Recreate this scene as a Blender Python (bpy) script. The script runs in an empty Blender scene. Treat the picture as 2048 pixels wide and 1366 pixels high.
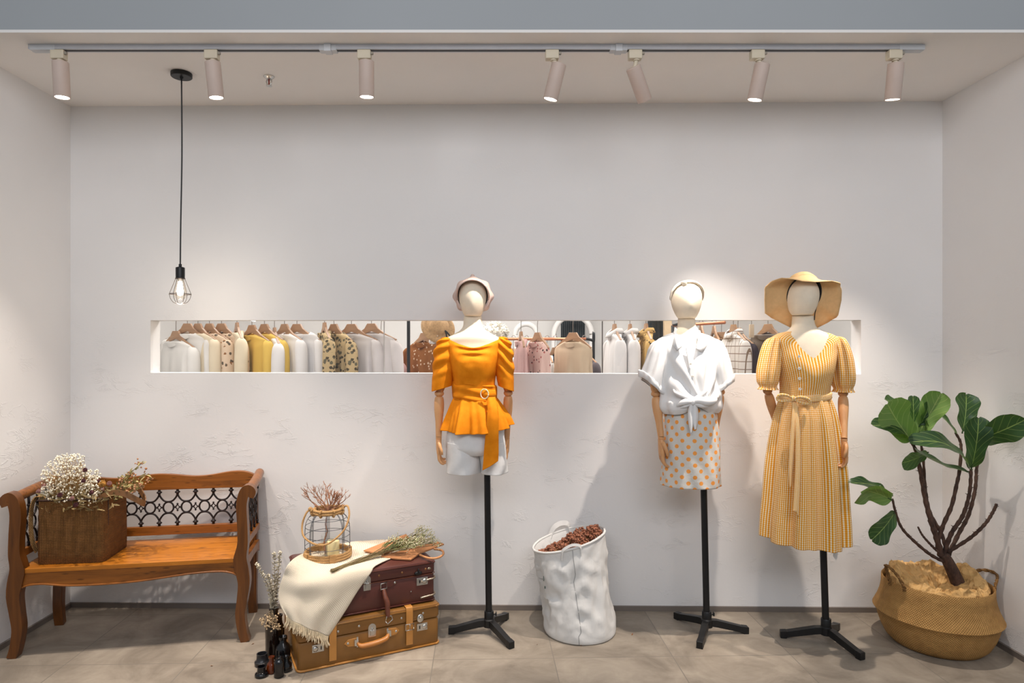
import bpy, math, random
from mathutils import Vector, Matrix, noise
S = bpy.context.scene
R = math.radians
PI = math.pi

# ---------------------------------------------------------------- camera
HC, F, CX, CY = 1.42, 1310.0, 1000.0, 695.0      # eye height, focal length and horizon point for a 2048 x 1366 frame
cd = bpy.data.cameras.new('camera'); cam = bpy.data.objects.new('camera', cd)
S.collection.objects.link(cam); S.camera = cam
cam.location = (0, 0, HC); cam.rotation_euler = (R(90), 0, 0)
cd.sensor_width = 36; cd.lens = F/2048*36
cd.shift_x = (1024-CX)/2048; cd.shift_y = (CY-683)/2048
cd.clip_start = 0.05; cd.clip_end = 60

# ---------------------------------------------------------------- world and exposure
w = bpy.data.worlds.new('world'); S.world = w; w.use_nodes = True
bg = w.node_tree.nodes['Background']
bg.inputs[0].default_value = (0.66, 0.71, 0.76, 1); bg.inputs[1].default_value = 0.31
S.view_settings.view_transform = 'Standard'; S.view_settings.look = 'None'
S.view_settings.exposure = 0.68; S.view_settings.gamma = 1.0; S.view_settings.use_curve_mapping = False

def lamp(name, kind, loc, energy, col, aim=None, **kw):
    ld = bpy.data.lights.new(name, kind); ld.energy = energy; ld.color = col
    for k, v in kw.items(): setattr(ld, k, v)
    o = bpy.data.objects.new(name, ld); S.collection.objects.link(o); o.location = loc
    if aim is not None:
        o.rotation_euler = Vector(aim).to_track_quat('-Z', 'Y').to_euler()
    return o
WARM = (1.0, 0.88, 0.77)
FRONT_FILL = 54
# the shop behind the slot is lit by ceiling panels; the same panels get their bodies in the back room section
ROOMLIGHTS = [(-1.7, 4.75), (-0.1, 5.2), (1.5, 4.75)]
for i, (x, y) in enumerate(ROOMLIGHTS):
    lamp('ceiling_panel_light', 'AREA', (x, y, 2.83), 21, (1, 0.96, 0.91), (0, 0, -1), size=1.0)
# added area fill without a fixture, brightens niche and fascia from the front
lamp('front_fill_light', 'AREA', (0.2, -1.2, 3.30), FRONT_FILL, (0.98, 0.97, 1.0), (0, 0.8, -0.22), shape='RECTANGLE', size=4.5, size_y=1.2)
SPK, SPA = 0.62, 0.60

# ---------------------------------------------------------------- helpers
def C(r, g, b, k=1.0):
    def l(c):
        c = c/255.0
        return (c/12.92 if c <= 0.04045 else ((c+0.055)/1.055)**2.4)*k
    return (l(r), l(g), l(b), 1.0)
def P(x, y, Y): return Vector(((x-CX)/F*Y, Y, HC-(y-CY)/F*Y))
def px2x(x, Y): return (x-CX)/F*Y
def px2z(y, Y): return HC-(y-CY)/F*Y
def FL(x, y, z=0.0):                       # pixel on a level plane at height z
    Y = (HC-z)*F/(y-CY); return Vector(((x-CX)/F*Y, Y, z))
WS = 0.0158
def WP(x, y, off=0.0):                     # pixel on the back wall
    k = (x-CX)/F; Y = (3.55-off)/(1+WS*k); return P(x, y, Y)
def wallY(X): return 3.55-WS*X
def hit(x, y, o, n):                       # pixel ray against a plane
    d = Vector(((x-CX)/F, 1, -(y-CY)/F)); c = Vector((0, 0, HC)); n = Vector(n)
    return c+d*((Vector(o)-c).dot(n)/d.dot(n))
def lerp(a, b, t): return a+(b-a)*t
def cat(p0, p1, p2, p3, t):
    return 0.5*((2*p1)+(p2-p0)*t+(2*p0-5*p1+4*p2-p3)*t*t+(3*p1-p0-3*p2+p3)*t**3)
def spline(pts, n):
    pts = [Vector(p) for p in pts]; m = len(pts)-1; out = []
    for i in range(n):
        f = i/(n-1)*m; k = min(int(f), m-1); t = f-k
        out.append(cat(pts[max(k-1, 0)], pts[k], pts[k+1], pts[min(k+2, m)], t))
    return out
def rows(tab, n):                          # smooth table of numbers
    m = len(tab)-1; out = []
    for i in range(n):
        f = i/(n-1)*m; k = min(int(f), m-1); t = f-k
        a, b, c, d = tab[max(k-1, 0)], tab[k], tab[k+1], tab[min(k+2, m)]
        out.append([cat(a[j], b[j], c[j], d[j], t) for j in range(len(tab[0]))])
    return out

MATX = {}
class MB:
    def __init__(s): s.v = []; s.f = []; s.u = []
    def add(s, vs, fs, us=None):
        o = len(s.v); s.v += [Vector(v) for v in vs]
        for i, f in enumerate(fs):
            s.f.append([a+o for a in f]); s.u.append(us[i] if us else None)
        return s
    def box(s, c, d, rot=None):
        h = [x/2 for x in d]; m = rot or Matrix.Identity(3); c = Vector(c)
        vs = [c+m@Vector((h[0]*a, h[1]*b, h[2]*e)) for a in (-1, 1) for b in (-1, 1) for e in (-1, 1)]
        return s.add(vs, [(0, 1, 3, 2), (4, 6, 7, 5), (0, 4, 5, 1), (2, 3, 7, 6), (0, 2, 6, 4), (1, 5, 7, 3)])
    def loft(s, rings, cap0=True, cap1=True, closed=True, uv=None):
        n = len(rings[0]); m = len(rings); vs = [p for r in rings for p in r]; fs = []; us = []
        for i in range(m-1):
            for j in range(n if closed else n-1):
                k = (j+1) % n
                fs.append((i*n+j, i*n+k, (i+1)*n+k, (i+1)*n+j))
                if uv: us.append((uv(i, j), uv(i, j+1), uv(i+1, j+1), uv(i+1, j)))
                else: us.append(((j/n, i/m), ((j+1)/n, i/m), ((j+1)/n, (i+1)/m), (j/n, (i+1)/m)))
        if cap0 and closed: fs.append(tuple(reversed(range(n)))); us.append(None)
        if cap1 and closed: fs.append(tuple((m-1)*n+j for j in range(n))); us.append(None)
        return s.add(vs, fs, us)
    def tube(s, path, r, seg=8, cap=True, flat=1.0, up=None):
        path = [Vector(p) for p in path]; n = len(path)
        if not hasattr(r, '__len__'): r = [r]*n
        elif len(r) != n:
            rr = rows([[a] for a in r], n); r = [a[0] for a in rr]
        t0 = (path[1]-path[0]).normalized(); a = Vector(up) if up else Vector((0, 0, 1))
        if abs(a.dot(t0)) > 0.95: a = Vector((1, 0, 0))
        u = (a-t0*a.dot(t0)).normalized(); rings = []; L = [0]
        for i in range(n):
            t = (path[min(i+1, n-1)]-path[max(i-1, 0)])
            t = t.normalized() if t.length > 1e-9 else t0
            if up:
                a = Vector(up); u2 = a-t*a.dot(t); u = u2.normalized() if u2.length > 1e-4 else u
            else:
                u2 = u-t*u.dot(t); u = u2.normalized() if u2.length > 1e-6 else u
            v = t.cross(u)
            rings.append([path[i]+(u*math.cos(2*PI*j/seg)*flat+v*math.sin(2*PI*j/seg))*max(r[i], 1e-5) for j in range(seg)])
            if i: L.append(L[-1]+(path[i]-path[i-1]).length)
        return s.loft(rings, cap, cap, uv=lambda i, j: (j/seg, L[i]))
    def ball(s, c, r, seg=12, rg=8, rot=None):
        c = Vector(c); r = Vector(r) if hasattr(r, '__len__') else Vector((r, r, r)); m = rot or Matrix.Identity(3)
        rings = []
        for i in range(rg+1):
            p = -PI/2+PI*i/rg; q = max(math.cos(p), 1e-3)
            rings.append([c+m@Vector((r.x*q*math.cos(2*PI*j/seg), r.y*q*math.sin(2*PI*j/seg), r.z*math.sin(p))) for j in range(seg)])
        return s.loft(rings, True, True)
    def lathe(s, prof, c=(0, 0, 0), seg=32, cap0=True, cap1=True, rot=None):
        c = Vector(c); m = rot or Matrix.Identity(3)
        rings = [[c+m@Vector((max(r, 1e-4)*math.cos(2*PI*j/seg), max(r, 1e-4)*math.sin(2*PI*j/seg), z)) for j in range(seg)] for r, z in prof]
        return s.loft(rings, cap0, cap1, uv=lambda i, j: (j/seg, prof[min(i, len(prof)-1)][1]))
    def prism(s, pts, ax, th):             # closed outline pts (Vectors) extruded along ax by th
        a = Vector(ax)*th; n = len(pts); vs = [Vector(p) for p in pts]+[Vector(p)+a for p in pts]
        fs = [tuple(range(n)), tuple(reversed(range(n, 2*n)))]+[(j, j+n, (j+1) % n+n, (j+1) % n) for j in range(n)]
        return s.add(vs, fs)
    def grid(s, pts, uv=None):             # rows of points
        m = len(pts); n = len(pts[0])
        fs = [(i*n+j, i*n+j+1, (i+1)*n+j+1, (i+1)*n+j) for i in range(m-1) for j in range(n-1)]
        us = [tuple((b/(n-1), a/(m-1)) for a, b in ((i, j), (i, j+1), (i+1, j+1), (i+1, j))) for i in range(m-1) for j in range(n-1)]
        return s.add([p for r in pts for p in r], fs, us)
    def build(s, name, mat, parent=None, world=True, smooth=True, org=None, bevel=0, solid=0, sub=0, off=0.0, auto=None, label=None, kind=None):
        me = bpy.data.meshes.new(name)
        vs = s.v
        if parent is not None and world:
            inv = MATX[parent.name].inverted(); vs = [inv@v for v in vs]
        if org is not None: o0 = Vector(org); vs = [v-o0 for v in vs]
        me.from_pydata([tuple(v) for v in vs], [], s.f); 
        if any(s.u):
            ul = me.uv_layers.new(name='UV'); k = 0
            for f, u in zip(s.f, s.u):
                for q in range(len(f)):
                    ul.data[k].uv = u[q] if u else (0, 0)
                    k += 1
        me.materials.append(mat); me.validate()
        if smooth:
            me.polygons.foreach_set('use_smooth', [True]*len(me.polygons))
            if auto: 
                try: me.set_sharp_from_angle(angle=R(auto))
                except Exception: pass
        me.update()
        o = bpy.data.objects.new(name, me); S.collection.objects.link(o)
        if parent is not None:
            o.parent = parent; MATX[o.name] = MATX[parent.name]
        else:
            MATX[o.name] = Matrix.Translation(Vector(org) if org is not None else Vector())
            if org is not None: o.location = org
        if bevel:
            b = o.modifiers.new('bevel', 'BEVEL'); b.width = bevel; b.segments = 2; b.limit_method = 'ANGLE'; b.angle_limit = R(35)
        if sub:
            b = o.modifiers.new('subdivision', 'SUBSURF'); b.levels = sub; b.render_levels = sub
        if solid:
            b = o.modifiers.new('thickness', 'SOLIDIFY'); b.thickness = solid; b.offset = off
        if label: o['label'] = label
        if kind: o['kind'] = kind
        return o
def thing(name, label, cat_, loc=(0, 0, 0), rz=0.0, group=None, kind=None):
    o = bpy.data.objects.new(name, None); S.collection.objects.link(o); o.empty_display_size = 0.05
    o.location = loc; o.rotation_euler = (0, 0, rz)
    MATX[o.name] = Matrix.Translation(Vector(loc)) @ Matrix.Rotation(rz, 4, 'Z')
    if kind: o['kind'] = kind
    else: o['label'] = label; o['category'] = cat_
    if group: o['group'] = group
    return o
def tag(o, label, cat_, group=None):
    o['label'] = label; o['category'] = cat_
    if group: o['group'] = group
    return o
def struct(o): o['kind'] = 'structure'; return o

# ---------------------------------------------------------------- materials
class E:                                   # tiny node arithmetic
    def __init__(s, nt, k): s.nt = nt; s.k = k
    def _m(s, op, *a):
        n = s.nt.nodes.new('ShaderNodeMath'); n.operation = op
        for i, x in enumerate((s,)+a):
            if isinstance(x, E): s.nt.links.new(x.k, n.inputs[i])
            else: n.inputs[i].default_value = x
        return E(s.nt, n.outputs[0])
    def __add__(s, o): return s._m('ADD', o)
    def __sub__(s, o): return s._m('SUBTRACT', o)
    def __mul__(s, o): return s._m('MULTIPLY', o)
    def __truediv__(s, o): return s._m('DIVIDE', o)
    def fract(s): return s._m('FRACT')
    def floor(s): return s._m('FLOOR')
    def lt(s, o): return s._m('LESS_THAN', o)
    def gt(s, o): return s._m('GREATER_THAN', o)
    def mx(s, o): return s._m('MAXIMUM', o)
    def mn(s, o): return s._m('MINIMUM', o)
    def sin(s): return s._m('SINE')
    def abs(s): return s._m('ABSOLUTE')
    def pw(s, o): return s._m('POWER', o)
    def sqrt(s): return s._m('SQRT')
def newmat(name):
    m = bpy.data.materials.new(name); m.use_nodes = True
    return m, m.node_tree, m.node_tree.nodes['Principled BSDF']
def coords(nt, kind='Object'):
    tc = nt.nodes.new('ShaderNodeTexCoord'); return tc.outputs[kind]
def xyz(nt, k):
    s = nt.nodes.new('ShaderNodeSeparateXYZ'); nt.links.new(k, s.inputs[0]); return [E(nt, s.outputs[i]) for i in range(3)]
def mapping(nt, k, sc=(1, 1, 1), rot=(0, 0, 0), loc=(0, 0, 0)):
    m = nt.nodes.new('ShaderNodeMapping'); nt.links.new(k, m.inputs[0])
    m.inputs['Scale'].default_value = sc; m.inputs['Rotation'].default_value = rot; m.inputs['Location'].default_value = loc
    return m.outputs[0]
def noise_(nt, k, scale, detail=4, rough=0.55, dist=0.0, out='Fac'):
    n = nt.nodes.new('ShaderNodeTexNoise'); nt.links.new(k, n.inputs['Vector'])
    n.inputs['Scale'].default_value = scale; n.inputs['Detail'].default_value = detail
    n.inputs['Roughness'].default_value = rough; n.inputs['Distortion'].default_value = dist
    return E(nt, n.outputs[out if out == 'Color' else 0])
def ramp(nt, e, stops):
    r = nt.nodes.new('ShaderNodeValToRGB'); nt.links.new(e.k, r.inputs[0]); el = r.color_ramp.elements
    while len(el) < len(stops): el.new(0.5)
    for q, (p, c) in zip(el, stops): q.position = p; q.color = c
    return r.outputs[0]
def mixc(nt, f, a, b, mode='MIX'):
    n = nt.nodes.new('ShaderNodeMix'); n.data_type = 'RGBA'; n.blend_type = mode
    ins = [i for i in n.inputs if i.type == 'RGBA']; fac = n.inputs[0]
    if isinstance(f, E): nt.links.new(f.k, fac)
    else: fac.default_value = f
    for sck, x in zip(ins, (a, b)):
        if isinstance(x, (tuple, list)): sck.default_value = x
        else: nt.links.new(x, sck)
    return [o for o in n.outputs if o.type == 'RGBA'][0]
def bump(nt, bs, e, st=0.3, dist=0.002):
    b = nt.nodes.new('ShaderNodeBump'); b.inputs['Strength'].default_value = st; b.inputs['Distance'].default_value = dist
    nt.links.new(e.k, b.inputs['Height']); nt.links.new(b.outputs[0], bs.inputs['Normal'])
MC = {}
def M(name, col, rough=0.6, metal=0.0, var=0.12, vs=18, bm=0.0, bs=120, spec=0.5, stretch=(1, 1, 1), emit=None, sheen=0.0, trans=0.0, sss=0.0, bd=0.002):
    if name in MC: return MC[name]
    m, nt, b = newmat(name); k = mapping(nt, coords(nt), stretch)
    if var:
        n = noise_(nt, k, vs)
        d = tuple(c*(1-var) for c in col[:3])+(1,); l = tuple(min(c*(1+var), 1) for c in col[:3])+(1,)
        nt.links.new(ramp(nt, n, [(0.3, d), (0.7, l)]), b.inputs['Base Color'])
    else: b.inputs['Base Color'].default_value = col
    b.inputs['Roughness'].default_value = rough; b.inputs['Metallic'].default_value = metal
    b.inputs['Specular IOR Level'].default_value = spec
    if sheen: b.inputs['Sheen Weight'].default_value = sheen
    if trans: b.inputs['Transmission Weight'].default_value = trans
    if emit: b.inputs['Emission Color'].default_value = emit[0]; b.inputs['Emission Strength'].default_value = emit[1]
    if bm: bump(nt, b, noise_(nt, k, bs, 3), bm, bd)
    MC[name] = m; return m
def mat_plaster():
    m, nt, b = newmat('white_plaster'); o = coords(nt)
    nt.links.new(ramp(nt, noise_(nt, o, 1.3, 3), [(0.3, (0.80, 0.785, 0.775, 1)), (0.7, (0.84, 0.825, 0.815, 1))]), b.inputs['Base Color'])
    b.inputs['Roughness'].default_value = 0.75; b.inputs['Specular IOR Level'].default_value = 0.3
    x, y, z = xyz(nt, o)
    a = noise_(nt, mapping(nt, o, (1, 1, 2.2)), 7.5, 6, 0.6, 1.3)
    ridge = ((a-0.5).abs()*-26.0+1.0).mx(0.0)                                  # thin trowel ridges
    mask = ((noise_(nt, mapping(nt, o, (1, 1, 1.6), loc=(3, 1, 2)), 4.2, 4)-0.535)*7.0).mx(0.0).mn(1.0)
    fine = noise_(nt, o, 60, 4)*0.06
    low = (z*-0.9+1.75).mx(0.12).mn(1.0)                                      # the lower wall was trowelled more roughly
    bump(nt, b, (ridge*mask+noise_(nt, o, 9, 4)*0.5)*low+fine, 0.42, 0.006)
    return m
def mat_floor():
    m, nt, b = newmat('concrete_tile'); o = coords(nt)
    k = mapping(nt, o, rot=(0, 0, R(-1.7)), loc=(0, 0, 0))
    x, y, z = xyz(nt, k); T = 0.5486
    u = (x-0.334)/T; v = (y-2.985)/T
    fu = (u.fract()-0.5).abs(); fv = (v.fract()-0.5).abs()
    grout = fu.mx(fv).gt(0.5-0.0022/T)
    cell = (u.floor()*12.9898+v.floor()*78.233).sin()*43758.5453
    tone = cell.fract()
    c1 = ramp(nt, noise_(nt, k, 3.2, 8, 0.62, 1.2), [(0.3, C(128, 118, 106)), (0.52, C(158, 147, 133)), (0.72, C(178, 167, 152))])
    c2 = ramp(nt, tone, [(0.0, (0.86, 0.86, 0.86, 1)), (1.0, (1.0, 1.0, 1.0, 1))])
    c = mixc(nt, 1.0, c1, c2, 'MULTIPLY')
    st = ramp(nt, noise_(nt, mapping(nt, k, (1, 3, 1)), 9, 6, 0.7, 0.5), [(0.45, (1, 1, 1, 1)), (0.75, (0.86, 0.85, 0.83, 1))])
    c = mixc(nt, 0.8, c, st, 'MULTIPLY')
    nt.links.new(mixc(nt, grout, c, C(124, 117, 108)), b.inputs['Base Color'])
    b.inputs['Roughness'].default_value = 0.5; b.inputs['Specular IOR Level'].default_value = 0.35
    bump(nt, b, noise_(nt, k, 30, 5)*0.4-grout*1.0, 0.25, 0.002)
    return m
def mat_wood(name, c0, c1, c2, flecks=True, rough=0.34, sc=1.0, ax=0):
    m, nt, b = newmat(name); o = coords(nt)
    st = [9, 9, 9]; st[ax] = 0.9
    g = noise_(nt, mapping(nt, o, tuple(sc*s for s in st)), 3.0, 8, 0.6, 0.8)
    c = ramp(nt, g, [(0.25, c0), (0.5, c1), (0.75, c2)])
    if flecks:
        st2 = [30, 30, 30]; st2[ax] = 7
        v = nt.nodes.new('ShaderNodeTexVoronoi'); nt.links.new(mapping(nt, o, tuple(st2)), v.inputs['Vector'])
        v.inputs['Scale'].default_value = 1.75
        d = (E(nt, v.outputs['Distance'])*-7.0+1.75).mx(0.0).mn(1.0)
        c = mixc(nt, d*0.55, c, tuple(q*0.22 for q in c0[:3])+(1,))
    nt.links.new(c, b.inputs['Base Color'])
    b.inputs['Roughness'].default_value = rough; b.inputs['Specular IOR Level'].default_value = 0.5
    bump(nt, b, g, 0.08, 0.002)
    return m
def mat_weave(name, c0, c1, pitch=0.008, rough=0.75, st=0.6, diag=False, use='Object', ul=1.0):
    m, nt, b = newmat(name); o = coords(nt, use); x, y, z = xyz(nt, o)
    if use == 'Object': a = (x+y) if not diag else (x+y+z); q = z if not diag else (z-x-y)
    else: a, q = (x*ul+y, y-x*ul) if diag else (x*ul, y)
    k = 2*PI/pitch
    w1 = (a*k).sin(); w2 = (q*k).sin(); w = w1*w2
    n = noise_(nt, o, 30, 4)
    f = (w*0.25+0.5)*0.6+n*0.4
    nt.links.new(ramp(nt, f, [(0.25, c0), (0.7, c1)]), b.inputs['Base Color'])
    b.inputs['Roughness'].default_value = rough; b.inputs['Specular IOR Level'].default_value = 0.25
    bump(nt, b, w, st, pitch*0.18)
    return m
def mat_glass(name='thin_glass', tint=(1, 1, 1, 1), ior=1.45):
    m, nt, b = newmat(name); nt.nodes.remove(b)
    t = nt.nodes.new('ShaderNodeBsdfTransparent'); t.inputs[0].default_value = tint
    g = nt.nodes.new('ShaderNodeBsdfGlossy'); g.inputs['Roughness'].default_value = 0.02
    lw = nt.nodes.new('ShaderNodeLayerWeight'); fr = E(nt, lw.outputs['Facing']).pw(5.0)*0.75+(ior-1)**2*0.2
    mx = nt.nodes.new('ShaderNodeMixShader'); nt.links.new(fr.k, mx.inputs[0])
    nt.links.new(t.outputs[0], mx.inputs[1]); nt.links.new(g.outputs[0], mx.inputs[2])
    nt.links.new(mx.outputs[0], nt.nodes['Material Output'].inputs[0])
    return m
def mat_emit(name, col, st):
    m, nt, b = newmat(name); b.inputs['Base Color'].default_value = (0.9, 0.9, 0.9, 1)
    b.inputs['Emission Color'].default_value = col; b.inputs['Emission Strength'].default_value = st
    return m

PLASTER = mat_plaster(); FLOOR = mat_floor()
WHITE = M('white_paint', (0.86, 0.83, 0.80, 1), 0.8, var=0.02, vs=2)
GLASS = mat_glass()
BLACKM = M('black_metal', (0.012, 0.012, 0.013, 1), 0.4, 0.3, var=0.2)
STEEL = M('polished_steel', (0.62, 0.61, 0.58, 1), 0.28, 1.0, var=0.1)

# ---------------------------------------------------------------- the niche
XL, XR, YF, ZC = -2.352, 2.373, 2.745, 2.74
def wall_back():
    b = MB(); d = Vector((0, 0.10, 0))
    o = [Vector((XL-0.1, wallY(XL-0.1), 0)), Vector((XR+0.1, wallY(XR+0.1), 0)), Vector((XR+0.1, wallY(XR+0.1), ZC)), Vector((XL-0.1, wallY(XL-0.1), ZC))]
    i = [WP(301, 745.5), WP(1722, 748.5), WP(1722, 640), WP(301, 640.5)]
    vs = o+i+[p+d for p in o]+[p+d for p in i]
    fs = []
    for k in range(4):
        n = (k+1) % 4
        fs += [(k, n, n+4, k+4), (k+8, k+12, n+12, n+8), (k+4, n+4, n+12, k+12), (k, k+8, n+8, n)]
    b.add(vs, fs); return struct(b.build('wall_back', PLASTER, smooth=False)), i
wb, SLOT = wall_back()
struct(MB().box((XL-0.05, (YF+3.7)/2, ZC/2), (0.1, 3.7-YF, ZC)).build('wall_left', PLASTER, smooth=False))
struct(MB().box((XR+0.05, (YF+3.7)/2, ZC/2), (0.1, 3.7-YF, ZC)).build('wall_right', PLASTER, smooth=False))
struct(MB().box((0, (YF+3.7)/2, ZC+0.006), (XR-XL+0.4, 3.7-YF, 0.012)).build('ceiling', WHITE, smooth=False))
_b = MB(); _b.box((0, YF+0.05, ZC+0.012+0.6), (9, 0.1, 1.2))
for _s, _x in ((-1, XL-0.1), (1, XR+0.1)): _b.box((_s*(4.5+abs(_x))/2, YF+0.05, (ZC+0.012)/2), (4.5-abs(_x), 0.1, ZC+0.012))
struct(_b.build('wall_front', M('blue_grey_fascia', C(163, 167, 170), 0.7, var=0.03, vs=1), smooth=False))
struct(MB().box((0, 1.9, -0.05), (14, 14.2, 0.1)).build('floor', FLOOR, smooth=False))
BASE = M('baseboard_metal', C(128, 119, 112), 0.45, 0.3, var=0.08, vs=6, stretch=(0.3, 1, 1))
b = MB(); p = [Vector((XL, wallY(XL), 0)), Vector((XR, wallY(XR), 0))]
b.prism([p[0], p[1], p[1]+Vector((0, -0.012, 0)), p[0]+Vector((0, -0.012, 0))], (0, 0, 1), 0.026)
struct(b.build('baseboard_back', BASE, smooth=False))
struct(MB().box((XL+0.006, (YF+3.57)/2, 0.013), (0.012, 3.57-YF, 0.026)).build('baseboard_left', BASE, smooth=False))
struct(MB().box((XR-0.006, (YF+3.50)/2, 0.013), (0.012, 3.50-YF, 0.026)).build('baseboard_right', BASE, smooth=False))
# glazing of the slot: three panes butted edge to edge
wn = thing('window_1', None, None, WP(1010, 694, -0.03), kind='structure')
GE = M('glass_edge', C(92, 84, 78), 0.3, var=0.0)
for a, c in ((303, 768), (768.5, 1204), (1205.5, 1720)):
    q = [WP(a, 745.3, -0.024), WP(c, 748, -0.024), WP(c, 640.5, -0.024), WP(a, 640.5, -0.024)]
    q[0].z = lerp(SLOT[0].z, SLOT[1].z, 0.3)+0.001; q[1].z = q[0].z; q[2].z = SLOT[2].z-0.001; q[3].z = q[2].z
    MB().prism(q, (0, 1, 0), 0.006).build('pane', GLASS, wn, smooth=False)
for xx, mm in ((768.2, M('pale_seal', C(200, 196, 190), 0.5, var=0)), (1204.6, GE)):
    q = WP(xx, 694, -0.027); MB().box(q, (0.005, 0.007, SLOT[2].z-SLOT[0].z-0.004)).build('joint_seal', mm, wn, smooth=False)

# ---------------------------------------------------------------- track, spotlights, pendant, sprinkler
RY = 2.849
TRACK = M('white_aluminium_track', C(196, 198, 204), 0.45, 0.1, var=0.03)
tr = thing('track_rail', 'long white aluminium lighting track fixed along the ceiling', 'lighting track', (px2x(950, RY), RY+0.0175, ZC-0.02))
x0, x1 = px2x(56, RY), px2x(1846, RY)
b = MB(); b.box(((x0+x1)/2, RY+0.005, ZC-0.0105), (x1-x0, 0.010, 0.021)); b.box(((x0+x1)/2, RY+0.031, ZC-0.0105), (x1-x0, 0.010, 0.021)); b.box(((x0+x1)/2, RY+0.018, ZC-0.004), (x1-x0, 0.020, 0.006))
b.build('rail_profile', TRACK, tr, smooth=False)
MB().box(((x0+x1)/2, RY+0.018, ZC-0.0155), (x1-x0-0.06, 0.0155, 0.012)).build('conductor_slot', M('black_plastic', (0.012, 0.012, 0.012, 1), 0.5, var=0), tr, smooth=False)
for xx in (655, 1238):
    q = px2x(xx, RY); b = MB(); b.box((q, RY+0.018, ZC-0.0145), (0.075, 0.037, 0.024)); b.box((q, RY+0.014, ZC-0.016), (0.03, 0.044, 0.033))
    b.build('joint_connector', M('connector_plastic', C(205, 208, 212), 0.5, var=0.03), tr, smooth=False, bevel=0.002)
for xx in (x0+0.06, x1-0.045):
    b = MB(); b.box((xx, RY+0.018, ZC-0.0125), (0.11, 0.038, 0.024)); b.build('end_cap', MC['connector_plastic'], tr, smooth=False, bevel=0.003)
HEADM = M('matt_white_lamp', C(206, 186, 174), 0.55, var=0.02); ADPM = M('ivory_plastic', C(216, 205, 182), 0.5, var=0.03)
LENS = mat_emit('lit_lens', (1, 0.93, 0.84, 1), 14)
# adapter x, head top, head bottom, lean towards the wall (deg), energy, spot angle, label
SP = [(118, (121, 124), (122, 194), 3, 125, 105, 'white cylinder spotlight at the left end of the track'),
      (424, (425, 124), (430, 194), 5, 140, 95, 'white cylinder spotlight on the track beside the black pendant canopy'),
      (729, (733, 122), (732, 193), 6, 64, 85, 'white cylinder spotlight hanging straight, between the two track connectors and left of the tilted ones'),
      (1104, (1118, 128), (1102, 193), 8, 165, 72, 'white spotlight tilted left, just left of the right track connector'),
      (1270, (1266, 134), (1294, 190), 21, 105, 62, 'white spotlight swung right with its lens turned away, beside the right track connector'),
      (1514, (1525, 128), (1514, 194), 9, 190, 72, 'white spotlight tilted slightly left, second from the right end of the track'),
      (1788, (1792, 126), (1793, 195), 11, 115, 100, 'white cylinder spotlight at the right end of the track above the fig tree')]
for ax, tp, bt, lean, en, ang, lab in SP:
    ly = RY+0.018; qx = px2x(ax, ly)
    t = thing('track_spotlight', lab, 'spotlight', (qx, ly, ZC-0.021), group='spotlights along the track')
    b = MB(); b.box((qx, ly, ZC-0.041), (0.058, 0.036, 0.04)); b.build('adapter', ADPM, t, smooth=False, bevel=0.004)
    MB().box((qx+0.034, ly-0.008, ZC-0.036), (0.012, 0.012, 0.012)).build('adapter_lever', M('grey_lever', C(150, 143, 130), 0.5, var=0), t, smooth=False, bevel=0.002)
    a = P(tp[0], tp[1], ly); c = P(bt[0], bt[1], ly)
    d = (c-a); d = Vector((d.x, 0, d.z)).normalized(); d = Vector((d.x*math.cos(R(lean)), math.sin(R(lean)), d.z*math.cos(R(lean))))
    c = a+d*0.152
    rot = d.to_track_quat('Z', 'Y').to_matrix()
    jt = a+d*0.014; up = Vector((qx+0.006, ly, ZC-0.06))
    b = MB(); b.tube([up, lerp(up, jt, 0.5), jt], [0.009, 0.0085, 0.010], 12); b.lathe([(0.0, 0), (0.014, 0), (0.014, 0.008), (0.0, 0.008)], up+Vector((0, 0, -0.006)), 16)
    b.build('swivel_stem', ADPM, t, auto=40)
    b = MB(); b.lathe([(0.0, 0), (0.030, 0), (0.0325, 0.0025), (0.0325, 0.1515), (0.0315, 0.153), (0.0285, 0.153), (0.0265, 0.146), (0.0, 0.144)], a, 36, rot=rot)
    b.build('lamp_housing', HEADM, t, auto=40)
    MB().lathe([(0.0, 0.1462), (0.0275, 0.1462), (0.0275, 0.1512), (0.0, 0.1515)], a, 28, rot=rot).build('lens', LENS, t, auto=40)
    lo = lamp('spotlight_lamp', 'SPOT', a+d*0.156, en*SPK, WARM, d, spot_size=R(ang*SPA), spot_blend=1.0, shadow_soft_size=0.016)

PY = 3.13
pl = thing('pendant_lamp', 'black pendant lamp with lit bulb in a wire cage hanging from the ceiling', 'pendant lamp', (px2x(363, 3.12), 3.12, ZC))
cn = FL(363, 150, ZC) ; cn = Vector((px2x(363, 3.15), 3.15, ZC))
b = MB(); b.lathe([(0, 0), (0.046, 0), (0.048, -0.003), (0.048, -0.018), (0.045, -0.021), (0.008, -0.021), (0.006, -0.03), (0, -0.03)], cn, 40); b.build('ceiling_canopy', BLACKM, pl, auto=35)
zs = px2z(535, 3.15); xs = px2x(360.5, 3.15)
cord = spline([cn+Vector((0, 0, -0.02)), Vector((cn.x+0.002, 3.15, 2.35)), Vector((cn.x-0.004, 3.15, 2.0)), Vector((xs, 3.15, zs))], 24)
MB().tube(cord, 0.0035, 8).build('cord', M('black_cable', (0.02, 0.02, 0.022, 1), 0.6, var=0), pl)
b = MB(); b.lathe([(0, 0.016), (0.007, 0.016), (0.007, 0.004), (0.0195, 0.0), (0.0205, -0.003), (0.0205, -0.052), (0.017, -0.053), (0, -0.053)], (xs, 3.15, zs), 28); b.build('lamp_socket', BLACKM, pl, auto=35)
zb = zs-0.053
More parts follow.
